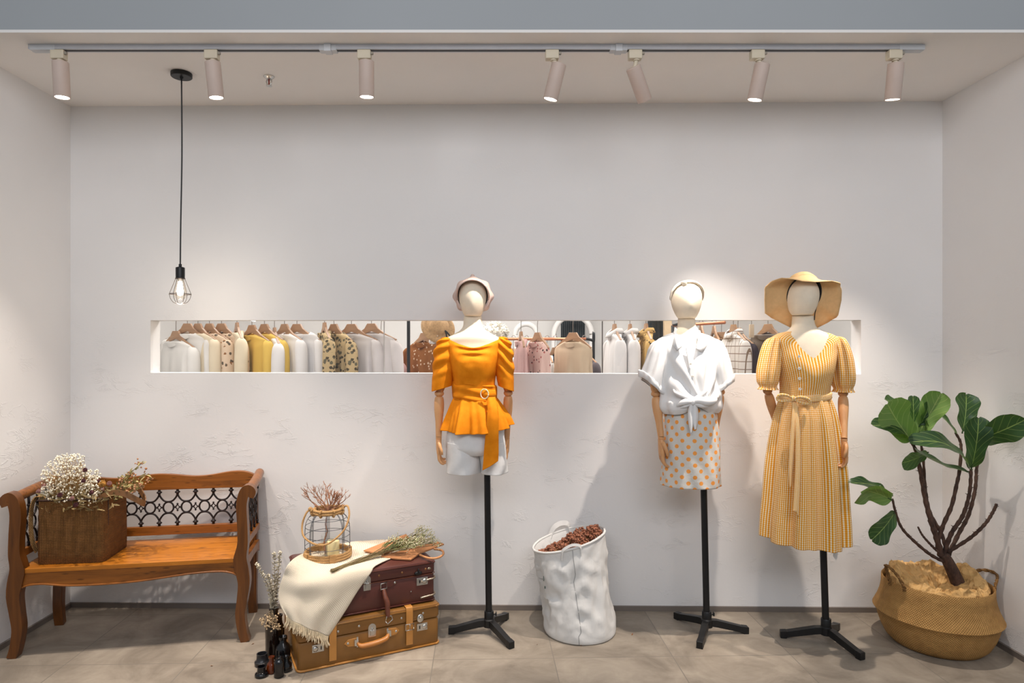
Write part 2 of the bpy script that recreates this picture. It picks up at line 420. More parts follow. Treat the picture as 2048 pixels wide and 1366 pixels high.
MB().lathe([(0.0, 0.002), (0.016, 0.0), (0.019, -0.02), (0.026, -0.048), (0.0285, -0.068), (0.025, -0.088), (0.014, -0.101), (0.0, -0.105)], (xs, 3.15, zb), 28).build('bulb_glass', mat_glass('bulb_glass', (1, 0.97, 0.92, 1), 1.2), pl)
MB().lathe([(0.0, -0.012), (0.009, -0.014), (0.013, -0.04), (0.0165, -0.062), (0.012, -0.078), (0.0, -0.084)], (xs, 3.15, zb), 20).build('filament', mat_emit('bulb_glow', (1, 0.9, 0.76, 1), 9), pl)
b = MB()
for k in range(6):
    a = k*PI/3+0.3; c, s_ = math.cos(a), math.sin(a)
    pr = [(0.020, 0.004), (0.0205, -0.002), (0.047, -0.073), (0.047, -0.078), (0.042, -0.098), (0.027, -0.117), (0.0, -0.124)]
    b.tube(spline([Vector((xs+r*c, 3.15+r*s_, zb+z)) for r, z in pr], 22), 0.0012, 6)
for r, z in ((0.0475, -0.075), (0.0215, 0.0)):
    b.tube([Vector((xs+r*math.cos(2*PI*i/36), 3.15+r*math.sin(2*PI*i/36), zb+z)) for i in range(37)], 0.0018, 6)
b.build('wire_cage', M('dark_wire', C(70, 62, 58), 0.4, 0.6, var=0.1), pl)
lamp('bulb_lamp', 'POINT', (xs, 3.15, zb-0.14), 2.2, (1, 0.86, 0.7), shadow_soft_size=0.03)
sp = thing('fire_sprinkler', 'small chrome fire sprinkler head on the ceiling', 'sprinkler', (px2x(538, 3.19), 3.19, ZC))
q = Vector((px2x(538, 3.19), 3.19, ZC))
MB().lathe([(0, 0), (0.026, 0), (0.026, -0.003), (0.016, -0.012), (0.01, -0.014), (0, -0.014)], q, 24).build('escutcheon', STEEL, sp, auto=40)
b = MB()
for sx in (-1, 1): b.tube(spline([q+Vector((sx*0.006, 0, -0.012)), q+Vector((sx*0.013, 0, -0.026)), q+Vector((sx*0.004, 0, -0.044))], 8), 0.0028, 8)
b.lathe([(0, -0.043), (0.014, -0.044), (0.015, -0.047), (0, -0.048)], q, 16); b.build('frame_and_deflector', STEEL, sp, auto=40)
MB().tube([q+Vector((0, 0, -0.014)), q+Vector((0, 0, -0.043))], 0.0035, 10).build('heat_bulb', M('red_glass_bulb', C(170, 40, 30), 0.2, var=0), sp)
# ---------------------------------------------------------------- wooden bench
WOOD = mat_wood('honey_pine', C(90, 51, 19), C(138, 82, 30), C(164, 100, 38), rough=0.3)
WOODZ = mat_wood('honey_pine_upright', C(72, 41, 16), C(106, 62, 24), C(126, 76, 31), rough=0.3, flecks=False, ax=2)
IRON = M('dark_cast_iron', (0.018, 0.012, 0.012, 1), 0.45, 0.4, var=0.3, vs=60)
BO = Vector((-2.221, 2.985, 0)); BA = R(9.7); BW, BD = 1.0, 0.415
bench = thing('wooden_bench', 'honey pine bench with dark iron lattice back and rolled arms against the left wall', 'bench', BO, BA)
def poly_z(path, hw, n=26):                # outline in the x-z plane from centre line (x, z, half width)
    t = rows([(p[0], p[1], h) for p, h in zip(path, hw)], n); L = []; Rr = []
    for i, (x, z, h) in enumerate(t):
        a = t[max(i-1, 0)]; c = t[min(i+1, n-1)]; d = Vector((c[0]-a[0], c[1]-a[1])).normalized(); nx = Vector((-d.y, d.x))
        L.append((x+nx.x*h, z+nx.y*h)); Rr.append((x-nx.x*h, z-nx.y*h))
    return L+Rr[::-1]
LEG = [(-0.034, 0.694), (-0.040, 0.722), (-0.018, 0.736), (0.0, 0.712), (0.010, 0.655), (0.006, 0.57), (0.004, 0.48), (0.012, 0.43), (0.016, 0.395), (0.006, 0.34), (-0.001, 0.28), (0.008, 0.20), (0.016, 0.13), (0.006, 0.05), (-0.008, 0.0)]
LHW = [0.012, 0.017, 0.022, 0.024, 0.024, 0.0235, 0.024, 0.027, 0.031, 0.031, 0.027, 0.0235, 0.022, 0.0205, 0.020]
for side in (0, 1):
    pts = poly_z(LEG, LHW, 60)
    pts = [(x if side == 0 else BW-x, z) for x, z in pts]
    if side: pts = pts[::-1]
    b = MB(); b.prism([Vector((x, 0.0, z)) for x, z in pts][::-1], (0, 1, 0), 0.05)
    b.build('front_leg', WOODZ, bench, world=False, auto=35, bevel=0.005)
    # back leg and post
    x0 = 0.028 if side == 0 else BW-0.028
    bl = [(BD-0.035, 0.0), (BD-0.052, 0.10), (BD-0.045, 0.22), (BD-0.035, 0.34), (BD-0.038, 0.42), (BD-0.028, 0.50), (BD-0.034, 0.60), (BD-0.034, 0.69)]
    pts = poly_z(bl, [0.019, 0.021, 0.023, 0.025, 0.025, 0.023, 0.022, 0.02], 40)
    b = MB(); b.prism([Vector((x0-0.022, y, z)) for y, z in pts], (1, 0, 0), 0.044)
    b.build('back_leg', WOODZ, bench, world=False, auto=35, bevel=0.005)
    # rolled arm
    xa = -0.016 if side == 0 else BW+0.016; xe = 0.0 if side == 0 else BW
    b = MB(); b.tube(spline([(xa, 0.005, 0.722), (xa*0.9+xe*0.1, 0.13, 0.727), (xa*0.6+xe*0.4, 0.27, 0.734), (xe, BD-0.012, 0.742)], 20), [0.022, 0.024, 0.024, 0.023], 20)
    b.build('arm_rail', WOOD, bench, world=False, auto=40)
    xm = 0.004 if side == 0 else BW-0.004
    b = MB(); b.box((xm, BD/2, 0.462), (0.022, BD-0.09, 0.036)); b.build('side_rail', WOOD, bench, world=False, smooth=False, bevel=0.003)
    b = MB(); b.prism([Vector((xm-0.011, y, z)) for y, z in ((0.045, 0.392), (BD-0.05, 0.392), (BD-0.05, 0.33), (BD-0.10, 0.35), (BD/2, 0.352), (0.09, 0.345), (0.045, 0.322))], (1, 0, 0), 0.022)
    b.build('side_apron', WOOD, bench, world=False, smooth=False, bevel=0.002)
    # iron side lattice
    b = MB(); n = 4; p0 = 0.052; pit = (BD-0.11)/n
    for k in range(n+1):
        y = p0+k*pit
        b.ball((xm, y, 0.497), 0.008, 8, 6); b.tube([(xm, y, 0.480), (xm, y, 0.500)], 0.006, 8); b.tube([(xm, y, 0.668), (xm, y, 0.712)], 0.006, 8); b.ball((xm, y, 0.672), 0.009, 8, 6)
        if k < n:
            for s_, z0, z1 in ((1, 0.50, 0.553), (-1, 0.668, 0.615)):
                b.tube(spline([(xm, y, z0), (xm, y+pit*0.22, lerp(z0, z1, 0.72)), (xm, y+pit/2, z1), (xm, y+pit*0.78, lerp(z0, z1, 0.72)), (xm, y+pit, z0)], 12), 0.0048, 6)
            b.tube([(xm, y+pit/2+0.024*math.cos(2*PI*i/16), 0.584+0.030*math.sin(2*PI*i/16)) for i in range(17)], 0.0045, 6)
    b.build('iron_side_lattice', IRON, bench, world=False)
# seat
b = MB()
for i in range(4):
    w_ = (BD-0.012)/4; b.box((BW/2, 0.008+w_*(i+0.5), 0.395), (BW-0.045, w_-0.0006, 0.021))
SEATW, nt, bs = newmat('knotty_honey_pine_lit'); o_ = coords(nt)
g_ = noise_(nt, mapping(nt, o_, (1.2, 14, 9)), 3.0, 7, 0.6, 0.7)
c_ = ramp(nt, g_, [(0.25, C(142, 84, 26)), (0.5, C(184, 112, 34)), (0.75, C(204, 130, 46))])  # same pine as the bench, brightened: light on the seat painted into its colour
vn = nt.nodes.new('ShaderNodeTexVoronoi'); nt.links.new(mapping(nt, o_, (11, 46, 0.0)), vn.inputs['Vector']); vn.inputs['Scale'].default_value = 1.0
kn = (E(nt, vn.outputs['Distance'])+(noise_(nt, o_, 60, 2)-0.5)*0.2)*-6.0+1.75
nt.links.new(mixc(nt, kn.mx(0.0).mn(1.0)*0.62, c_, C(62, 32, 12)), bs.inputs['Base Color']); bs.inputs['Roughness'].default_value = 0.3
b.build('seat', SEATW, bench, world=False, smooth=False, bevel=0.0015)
top = [(0.03, 0.386), (BW-0.03, 0.386)]
prof = rows([(BW-0.03, 0.318), (BW-0.06, 0.333), (BW-0.12, 0.342), (BW-0.25, 0.338), (BW*0.5, 0.315), (0.25, 0.313), (0.12, 0.328), (0.06, 0.326), (0.03, 0.316)], 40)
b = MB(); b.prism([Vector((x, 0.012, z)) for x, z in top+[tuple(p) for p in prof]], (0, 1, 0), 0.024); b.build('front_apron', WOOD, bench, world=False, smooth=False, bevel=0.003)
b = MB(); b.tube([Vector((x, 0.010, z+0.003)) for x, z in prof], 0.0045, 8); b.build('apron_beading', WOOD, bench, world=False)
b = MB(); b.box((BW/2, BD-0.05, 0.360), (BW-0.06, 0.022, 0.05)); b.build('back_apron', WOOD, bench, world=False, smooth=False, bevel=0.002)
# back
yb = BD-0.044
prof = rows([(0.0, 0.715), (0.02, 0.738), (0.07, 0.757), (0.14, 0.759), (0.25, 0.743), (0.33, 0.741), (0.42, 0.751), (0.5, 0.756), (0.58, 0.751), (0.67, 0.741), (0.75, 0.743), (0.86, 0.759), (0.93, 0.757), (0.98, 0.738), (1.0, 0.715)], 70)
b = MB(); b.prism([Vector((0.0, yb, 0.672)), Vector((BW, yb, 0.672))]+[Vector((x*BW, yb, z)) for x, z in prof[::-1]], (0, 1, 0), 0.024); b.build('back_top_rail', WOOD, bench, world=False, smooth=False, bevel=0.003)
b = MB(); b.box((BW/2, yb+0.012, 0.458), (BW-0.08, 0.022, 0.046)); b.build('back_lower_rail', WOOD, bench, world=False, smooth=False, bevel=0.003)
b = MB(); n = 10; p0 = 0.052; pit = (BW-0.104)/n; y = yb+0.012
for k in range(n+1):
    x = p0+k*pit
    for z in (0.497, 0.657): b.lathe([(0, -0.007), (0.0075, -0.006), (0.0135, -0.002), (0.0135, 0.002), (0.0075, 0.006), (0, 0.007)], (x, y, z), 12)
    b.tube([(x, y, 0.48), (x, y, 0.508)], 0.007, 8); b.tube([(x, y, 0.645), (x, y, 0.674)], 0.007, 8)
    b.tube([(x-0.010, y, 0.577), (x, y, 0.590), (x+0.010, y, 0.577), (x, y, 0.564), (x-0.010, y, 0.577)], 0.0038, 6)
    b.ball((x, y, 0.594), 0.0055, 8, 6); b.ball((x, y, 0.560), 0.0055, 8, 6)
    if k < n:
        xm = x+pit/2; r = 0.0255
        for z0, z1 in ((0.645, 0.607), (0.508, 0.547)):
            b.tube(spline([(x, y, z0), (x+pit*0.10, y, lerp(z0, z1, 0.45)), (x+pit*0.27, y, lerp(z0, z1, 0.88)), (xm, y, z1), (x+pit*0.73, y, lerp(z0, z1, 0.88)), (x+pit*0.90, y, lerp(z0, z1, 0.45)), (x+pit, y, z0)], 22), 0.0048, 6)
        b.tube([(xm+r*math.cos(2*PI*i/20), y, 0.577+r*1.12*math.sin(2*PI*i/20)) for i in range(21)], 0.0046, 6)
        b.tube([(x+0.010, y, 0.577), (xm-r, y, 0.577)], 0.005, 6); b.tube([(xm+r, y, 0.577), (x+pit-0.010, y, 0.577)], 0.005, 6)
b.build('iron_back_lattice', IRON, bench, world=False)

# ---------------------------------------------------------------- woven tote on the bench
WEAVE = mat_weave('brown_seagrass_weave', C(70, 44, 20), C(146, 100, 52), 0.015, diag=True, st=0.9)
SEAT = 0.4055
tb0 = Vector((-2.166, 3.052, SEAT)); ta = R(7)
tote = thing('woven_tote_bag', 'square brown woven straw tote bag standing on the bench seat', 'bag', tb0, ta)
TW, TD, TH = 0.302, 0.265, 0.298
def rrect(w_, d, r, z, cx, cy, n=8, bulge=0.0):
    pts = []
    for sx, sy, a0 in ((1, -1, -PI/2), (1, 1, 0), (-1, 1, PI/2), (-1, -1, PI)):
        for i in range(n):
            a = a0+PI/2*i/(n-1); pts.append(Vector((cx+sx*(w_/2-r)+r*math.cos(a), cy+sy*(d/2-r)+r*math.sin(a), z)))
    return pts
b = MB(); rr = []
for z, k in ((0.0, 0.97), (0.004, 0.99), (0.05, 1.0), (0.15, 0.995), (0.25, 0.985), (TH, 0.98)): rr.append(rrect(TW*k, TD*k, 0.028, z, TW/2, TD/2))
for z, k in ((TH+0.001, 0.955), (TH-0.05, 0.95), (0.012, 0.94)): rr.append(rrect(TW*k, TD*k, 0.024, z, TW/2, TD/2))
b.loft(rr); b.build('bag_body', WEAVE, tote, world=False, auto=50)
SEAMM = M('dark_leather_seam', C(58, 30, 16), 0.6, var=0.1)
b = MB(); b.box((TW-0.004, 0.045, TH*0.52), (0.006, 0.006, TH*0.9)); b.tube(rrect(TW*0.985, TD*0.985, 0.028, TH+0.001, TW/2, TD/2)+rrect(TW*0.985, TD*0.985, 0.028, TH+0.001, TW/2, TD/2)[:1], 0.004, 6)
b.build('rim_binding', SEAMM, tote, world=False)
def ribbon(b, path, wid, th, wdir, n=24):
    pts = spline(path, n); rings = []
    for i, p in enumerate(pts):
        t = (pts[min(i+1, n-1)]-pts[max(i-1, 0)]).normalized(); ww = wid[i*(len(wid)-1)//(n-1)] if hasattr(wid, '__len__') else wid
        wd = Vector(wdir[i*(len(wdir)-1)//(n-1)]) if isinstance(wdir, list) else Vector(wdir)
        u = (wd-t*wd.dot(t)).normalized(); v = t.cross(u)
        rings.append([p+u*ww/2+v*th/2, p-u*ww/2+v*th/2, p-u*ww/2-v*th/2, p+u*ww/2-v*th/2])
    b.loft(rings)
b = MB(); ribbon(b, [(TW*0.82, 0.03, TH-0.01), (TW+0.02, 0.025, TH+0.024), (TW+0.075, 0.03, TH+0.018), (TW+0.125, 0.045, TH-0.015), (TW+0.15, 0.075, TH-0.042), (TW+0.125, 0.13, TH-0.02), (TW+0.06, 0.19, TH+0.02), (TW*0.86, 0.22, TH-0.005)], 0.026, 0.005, (0.1, 0.15, 1))
b.build('shoulder_strap', M('tan_strap', C(122, 82, 44), 0.6, var=0.15), tote, world=False, auto=40)
b = MB(); ribbon(b, [(0.012, 0.06, TH-0.005), (-0.02, 0.055, TH+0.012), (-0.040, 0.05, TH-0.03), (-0.046, 0.05, TH-0.12), (-0.042, 0.055, TH-0.20), (-0.030, 0.07, TH-0.255)], 0.024, 0.005, (0.15, 1, 0)); b.build('left_strap', mat_weave('braided_strap', C(120, 84, 44), C(196, 156, 104), 0.012, st=0.8), tote, world=False, auto=40)

def stemline(a, c, sag, rnd, n=8):
    a = Vector(a); c = Vector(c); m = (a+c)/2+Vector((rnd.uniform(-sag, sag), rnd.uniform(-sag, sag), rnd.uniform(0, sag))); return spline([a, m, c], n)
rnd = random.Random(4)
base = tb0+Vector((0.12, 0.17, 0.10))
STEMT = M('straw_stem', C(172, 140, 88), 0.7, var=0.2); STEMG = M('olive_stem', C(104, 100, 58), 0.7, var=0.25)
fl = thing('dried_babys_breath', 'tall cloud of cream dried baby\'s breath flowers rising from the woven tote', 'dried flowers', base)
b = MB(); st = MB(); heads = []
for i in range(1150):
    while True:
        x = rnd.uniform(82, 208); y = rnd.uniform(906, 1014)
        e = ((x-142)/64)**2+((y-972)/66)**2
        if e < 1 and not (x > 170 and y < 940): break
    Y = 3.16+rnd.uniform(-0.10, 0.10); p = P(x, y, Y); heads.append(p)
    b.ball(p, rnd.uniform(0.0026, 0.0056), 6, 4)
for i in range(0, 1150, 4):
    st.tube(stemline(base+Vector((rnd.uniform(-.05, .05), rnd.uniform(-.05, .05), rnd.uniform(0.02, 0.1))), heads[i], 0.03, rnd), 0.0009, 4, cap=False)
for i in range(400):
    p = heads[rnd.randrange(1150)]; q = heads[rnd.randrange(1150)]
    if (p-q).length < 0.06: st.tube([p, lerp(p, q, 0.5)+Vector((0, 0, -0.012)), q], 0.0006, 3, cap=False)
b.build('blossoms', M('cream_blossom', C(250, 238, 216), 0.8, var=0.1), fl, kind='stuff'); st.build('stems', STEMT, fl)
sf = thing('dried_strawflowers', 'mauve dried strawflower heads with brown leaves along the rim of the woven tote', 'dried flowers', base+Vector((0.02, 0, 0)))
st = MB(); lv = MB(); SFM = [M('mauve_petals', C(150, 108, 102), 0.75, var=0.25, vs=60), M('plum_petals', C(88, 42, 46), 0.75, var=0.3, vs=60), M('ochre_petals', C(168, 120, 48), 0.75, var=0.25, vs=60)]
def strawflower(p, r, m, d):
    rot = Vector(d).to_track_quat('Z', 'Y').to_matrix(); b = MB(); b.ball(p, (r*0.62, r*0.62, r*0.6), 10, 6, rot)
    for ring, (n, tilt, ln) in enumerate(((9, 1.25, 1.0), (8, 0.85, 0.95), (6, 0.45, 0.85))):
        for k in range(n):
            a = 2*PI*k/n+ring*0.4; u = Vector((math.cos(a), math.sin(a), 0)); v = Vector((-math.sin(a), math.cos(a), 0))
            tip = u*r*ln*math.sin(tilt)+Vector((0, 0, r*ln*math.cos(tilt))); mid = tip*0.62
            b.grid([[p+rot@(u*r*0.2+v*r*s*0.12) for s in (-1, 0, 1)], [p+rot@(mid+v*r*s*0.26+Vector((0, 0, -abs(s)*r*-0.05))) for s in (-1, 0, 1)], [p+rot@(tip+v*r*s*0.06) for s in (-1, 0, 1)]])
    b.build('flower_head', SFM[m], sf, solid=0.0006)
hp = [(88, 973, 0), (78, 983, 0), (93, 1003, 0), (120, 990, 1), (152, 1010, 1), (174, 1012, 0), (189, 1010, 0), (168, 962, 1), (196, 962, 1), (206, 968, 2), (219, 967, 0), (205, 980, 0), (218, 991, 0), (184, 985, 1), (171, 940, 1), (103, 1012, 0), (145, 997, 0), (205, 998, 0)]
for x, y, m in hp:
    Y = 3.04+rnd.uniform(0, 0.10); p = P(x, y, Y); strawflower(p, 0.0135 if m != 2 else 0.02, m, (rnd.uniform(-.5, .6), -0.8, rnd.uniform(0.1, 0.8)))
    st.tube(stemline(base+Vector((rnd.uniform(-.08, .1), rnd.uniform(-.08, .02), 0.08)), p, 0.02, rnd), 0.0013, 5, cap=False)
def leafq(b, p, d, ln, wd, rnd, cup=0.15):
    d = Vector(d).normalized(); s_ = d.cross(Vector((rnd.uniform(-1, 1), rnd.uniform(-1, 1), rnd.uniform(-1, 1)))).normalized(); nn = d.cross(s_)
    pr = ((0, 0.08), (0.25, 0.8), (0.55, 1.0), (0.82, 0.6), (1.0, 0.06)); g = []
    for t, k in pr:
        c = Vector(p)+d*ln*t+nn*(-0.25*ln*t*t); g.append([c+s_*wd*k*0.5+nn*wd*cup*k, c, c-s_*wd*k*0.5+nn*wd*cup*k])
    b.grid(g)
for i in range(150):
    x = rnd.uniform(84, 232); y = rnd.uniform(985, 1024)-max(0, (x-190)*0.35); p = P(x, y, 3.06+rnd.uniform(-0.03, 0.09))
    leafq(lv, p, (rnd.uniform(-1, 1), rnd.uniform(-1, 0.3), rnd.uniform(-0.6, 1)), rnd.uniform(0.02, 0.045), rnd.uniform(0.006, 0.012), rnd)
st.build('stems', STEMG, sf); lv.build('leaves', M('dry_olive_leaf', C(132, 112, 72), 0.75, var=0.4, vs=25), sf, kind='stuff')
gs = thing('dried_leafy_sprigs', 'dried greenish sprigs and small buds leaning right out of the woven tote', 'dried flowers', base+Vector((0.09, 0.04, 0)))
st = MB(); lv = MB(); bd = MB()
for tx, ty, Y in ((282, 928, 3.24), (298, 958, 3.22), (288, 972, 3.18), (262, 950, 3.26), (252, 985, 3.15), (272, 962, 3.2), (292, 950, 3.25), (240, 972, 3.2), (268, 978, 3.14), (245, 960, 3.22)):
    a = base+Vector((rnd.uniform(0.03, 0.10), rnd.uniform(-.05, .08), 0.12)); c = P(tx, ty, Y); ln = stemline(a, c, 0.02, rnd, 12); st.tube(ln, 0.0013, 5)
    for q in range(16):
        p = ln[rnd.randrange(5, 12)]; leafq(lv, p, (c-a).normalized()*0.8+Vector((rnd.uniform(-1, 1), rnd.uniform(-1, 1), rnd.uniform(-.6, .8))), rnd.uniform(0.015, 0.04), rnd.uniform(0.006, 0.013), rnd)
    for q in range(7): bd.ball(c+Vector((rnd.gauss(0, .012), rnd.gauss(0, .012), rnd.gauss(0, .01))), rnd.uniform(0.003, 0.007), 7, 5)
st.build('stems', STEMG, gs); lv.build('leaves', M('pale_dry_leaf', C(172, 158, 104), 0.75, var=0.35, vs=25), gs, kind='stuff'); bd.build('buds', M('tan_bud', C(170, 122, 88), 0.8, var=0.3, vs=40), gs, kind='stuff')

# ---------------------------------------------------------------- suitcases
SA = R(26.2); SO = Vector((-0.880, 2.852, 0)); SU = Vector((math.cos(SA), math.sin(SA), 0)); SVd = Vector((-math.sin(SA), math.cos(SA), 0))
TAN = M('tan_leather', C(130, 89, 40), 0.36, var=0.16, vs=5, bm=0.12, bs=260); TAN2 = M('tan_strap_leather', C(186, 128, 62), 0.42, var=0.1, vs=14)
BURG = M('burgundy_leather', C(84, 45, 38), 0.36, var=0.16, vs=6, bm=0.12, bs=260); BURG2 = M('brown_grip_leather', C(104, 58, 42), 0.45, var=0.3, vs=60, bm=0.4, bs=90)
def rbox(b, w_, d, h, r=0.014, x0=0, y0=0, z0=0):
    rr = []
    for z, k in ((0, r), (r*0.3, r*0.3), (r, 0), (h-r, 0), (h-r*0.3, r*0.3), (h, r)): rr.append(rrect(w_-2*k, d-2*k, max(r*1.6-k, 0.003), z0+z, x0+w_/2, y0+d/2, 6))
    b.loft(rr)
def face_uv(px, py, off=0.0):              # local x, z of a pixel on the front face of a suitcase
    p = hit(px, py, SO, SVd)-SO; return p.dot(SU), p.z
def latch_plate(root, x, z, w_=0.052, h=0.034, mirror=False):
    s_ = -1 if mirror else 1
    pl_ = MB().box((x, -0.002, z), (w_, 0.005, h)).build('lock_plate', STEEL, root, world=False, smooth=False, bevel=0.0015)
    b = MB(); rot = Matrix.Rotation(R(90), 3, 'X'); b.lathe([(0, 0), (0.012, 0), (0.012, 0.003), (0.006, 0.005), (0, 0.005)], (x+s_*0.012, -0.004, z), 18, rot=rot)
    for cx_ in (-1, 1):
        for cz in (-1, 1): b.ball((x+cx_*(w_/2-0.004), -0.0045, z+cz*(h/2-0.004)), 0.0016, 6, 4)
    b.build('lock_knob', STEEL, pl_, world=False)
    MB().box((x-s_*0.013, -0.0055, z), (0.004, 0.003, 0.014)).build('keyhole', BLACKM, pl_, world=False, smooth=False)
def hasp(root, x, z, h=0.06, w_=0.036):
    pts = [(x+w_/2*math.cos(a), z+h/2-w_/2+w_/2*math.sin(a)) for a in [PI*i/10 for i in range(11)]]+[(x-w_/2, z-h/2), (x+w_/2, z-h/2)]
    o = MB().prism([Vector((a, -0.0005, c)) for a, c in pts], (0, -1, 0), 0.003).build('hasp_plate', STEEL, root, world=False, smooth=False, bevel=0.001)
    b = MB(); b.box((x, -0.006, z-h*0.18), (w_*0.5, 0.008, h*0.42)); b.ball((x, -0.005, z+h*0.12), 0.005, 8, 6); b.build('hasp_catch', STEEL, o, world=False, smooth=False, bevel=0.002)
def rivets(b, pts):
    for x, z in pts: b.ball((x, -0.001, z), (0.006, 0.003, 0.006), 10, 6)
LW, LD, LH = 0.655, 0.425, 0.196
lo = thing('tan_suitcase', 'vintage tan leather suitcase lying flat on the floor under the burgundy one', 'suitcase', SO, SA)
b = MB(); rbox(b, LW, LD, 0.128, 0.012); b.build('case_body', TAN, lo, world=False, auto=40)
b = MB(); rbox(b, LW+0.004, LD+0.004, LH-0.1275, 0.012, -0.002, -0.002, 0.1278); b.build('case_lid', TAN, lo, world=False, auto=40)
for z, o_ in ((0.006, 0.002), (LH-0.012, 0.003)):
    lp = rrect(LW+o_*2, LD+o_*2, 0.022, z, LW/2, LD/2, 6); MB().tube(lp+lp[:1], 0.005, 8).build('edge_piping', TAN2 if z < 0.1 else TAN, lo, world=False)
for px, py in ((665, 1290), (818, 1250)):
    x, z = face_uv(px, py); b = MB(); ribbon(b, [(x, 0.10, LH+0.004), (x, 0.012, LH+0.005), (x, -0.006, LH-0.006), (x, -0.0075, 0.12), (x, -0.007, 0.028)], 0.032, 0.004, (1, 0, 0), 40); o = b.build('leather_strap', TAN2, lo, world=False, auto=40)
    if px > 700:
        zb_ = face_uv(819, 1252)[1]; b = MB(); b.tube([(x-0.02, -0.012, zb_-0.014), (x-0.02, -0.012, zb_+0.014), (x+0.02, -0.012, zb_+0.014), (x+0.02, -0.012, zb_-0.014), (x-0.02, -0.012, zb_-0.014)], 0.0022, 6); b.tube([(x, -0.013, zb_+0.014), (x, -0.013, zb_-0.01)], 0.0018, 6); b.build('buckle', STEEL, o, world=False)
latch_plate(lo, *face_uv(636, 1296), mirror=True); latch_plate(lo, *face_uv(844, 1253))
x, z = face_uv(744, 1260); hasp(lo, x, z)
x, z = face_uv(840, 1236); b = MB(); b.ball((x, -0.004, z), (0.017, 0.005, 0.02), 12, 8); b.ball((x, -0.009, z+0.004), 0.006, 8, 6); b.build('lid_catch', STEEL, lo, world=False)
for p_ in ((718, 1252), (803, 1236), (676, 1263), (846, 1226)):
    b = MB(); rivets(b, [face_uv(*p_)]); b.build('rivet', STEEL, lo, world=False)
(xa, za), (xb, zb_) = face_uv(708, 1284), face_uv(780, 1264)
for x, z, s_ in ((xa, za, -1), (xb, zb_, 1)):
    pts = [(x+s_*0.045, z), (x+s_*0.028, z+0.016), (x-s_*0.02, z+0.02), (x-s_*0.02, z-0.02), (x+s_*0.028, z-0.016)]
    o = MB().prism([Vector((a, 0, c)) for a, c in (pts if s_ < 0 else pts[::-1])], (0, -1, 0), 0.004).build('handle_tab', TAN2, lo, world=False, smooth=False, bevel=0.002)
    b = MB(); b.box((x-s_*0.008, -0.010, z), (0.018, 0.014, 0.026)); b.box((x-s_*0.014, -0.006, z), (0.008, 0.008, 0.046)); b.ball((x+s_*0.028, -0.004, z), (0.006, 0.003, 0.006), 8, 6); b.build('handle_loop', STEEL, o, world=False, smooth=False, bevel=0.003)
xa += 0.012; xb -= 0.012
b = MB(); b.tube(spline([(xa, -0.014, za-0.001), (lerp(xa, xb, .12), -0.026, lerp(za, zb_, .12)-0.014), (lerp(xa, xb, .5), -0.032, lerp(za, zb_, .5)-0.016), (lerp(xa, xb, .88), -0.026, lerp(za, zb_, .88)-0.014), (xb, -0.014, zb_-0.001)], 26), [0.006, 0.012, 0.0135, 0.0135, 0.012, 0.006], 12, flat=0.8)
b.build('carry_handle', M('caramel_handle_leather', C(176, 112, 48), 0.38, var=0.12), lo, world=False)
UW, UD, UH = 0.615, 0.40, 0.196; UO = SO+SU*0.030+SVd*0.030+Vector((0, 0, LH+0.0015))
up = thing('burgundy_suitcase', 'vintage burgundy leather suitcase stacked on the tan one, partly under a throw', 'suitcase', UO, SA)
def fu(px, py): p = hit(px, py, UO, SVd)-UO; return p.dot(SU), p.z
b = MB(); rbox(b, UW, UD, 0.134, 0.012); b.build('case_body', BURG, up, world=False, auto=40)
b = MB(); rbox(b, UW+0.004, UD+0.004, UH-0.1335, 0.012, -0.002, -0.002, 0.1338); b.build('case_lid', BURG, up, world=False, auto=40)
for z, o_ in ((0.008, 0.002), (UH-0.010, 0.003), (0.134, 0.0025)):
    lp = rrect(UW+o_*2, UD+o_*2, 0.022, z, UW/2, UD/2, 6); MB().tube(lp+lp[:1], 0.004 if z != 0.134 else 0.002, 8).build('edge_piping', BURG if z != 0.134 else BURG2, up, world=False)
x, z = fu(734, 1166); hasp(up, x, z, 0.068, 0.034)
latch_plate(up, *fu(844, 1162), w_=0.056, h=0.036)
x, z = fu(836, 1146); b = MB(); b.ball((x, -0.004, z), (0.020, 0.006, 0.010), 12, 8); b.ball((x, -0.008, z+0.012), (0.005, 0.004, 0.012), 8, 6); b.build('lid_catch', BLACKM, up, world=False)
for p_ in ((758, 1151), (804, 1145), (851, 1138)):
    b = MB(); rivets(b, [fu(*p_)]); b.build('rivet', M('aged_brass', C(150, 106, 70), 0.4, 0.7, var=0.2), up, world=False)
x, z = fu(766, 1172)
pts = [(x+0.072, z+0.010), (x+0.05, z+0.024), (x-0.01, z+0.012), (x-0.01, z-0.016), (x+0.05, z-0.006)]
o = MB().prism([Vector((a, 0, c)) for a, c in pts[::-1]], (0, -1, 0), 0.004).build('handle_tab', BURG, up, world=False, smooth=False, bevel=0.002)
b = MB(); b.tube([(x-0.014, -0.008, z-0.013), (x-0.012, -0.008, z+0.014), (x+0.014, -0.008, z+0.016), (x+0.016, -0.008, z-0.010), (x-0.014, -0.008, z-0.013)], 0.003, 8); b.ball((x+0.056, -0.004, z+0.008), (0.006, 0.003, 0.006), 8, 6); b.build('handle_ring', STEEL, o, world=False)
x2, z2 = fu(771, 1231)
b = MB(); b.tube(spline([(x, -0.014, z-0.012), (x+0.002, -0.028, z-0.04), (lerp(x, x2, .5)+0.004, -0.036, lerp(z, z2, .5)), (x2-0.002, -0.042, z2+0.03), (x2, -0.046, z2+0.010)], 24), [0.008, 0.0105, 0.0125, 0.012, 0.0105, 0.008], 12)
o = b.build('hanging_handle', BURG2, up, world=False)
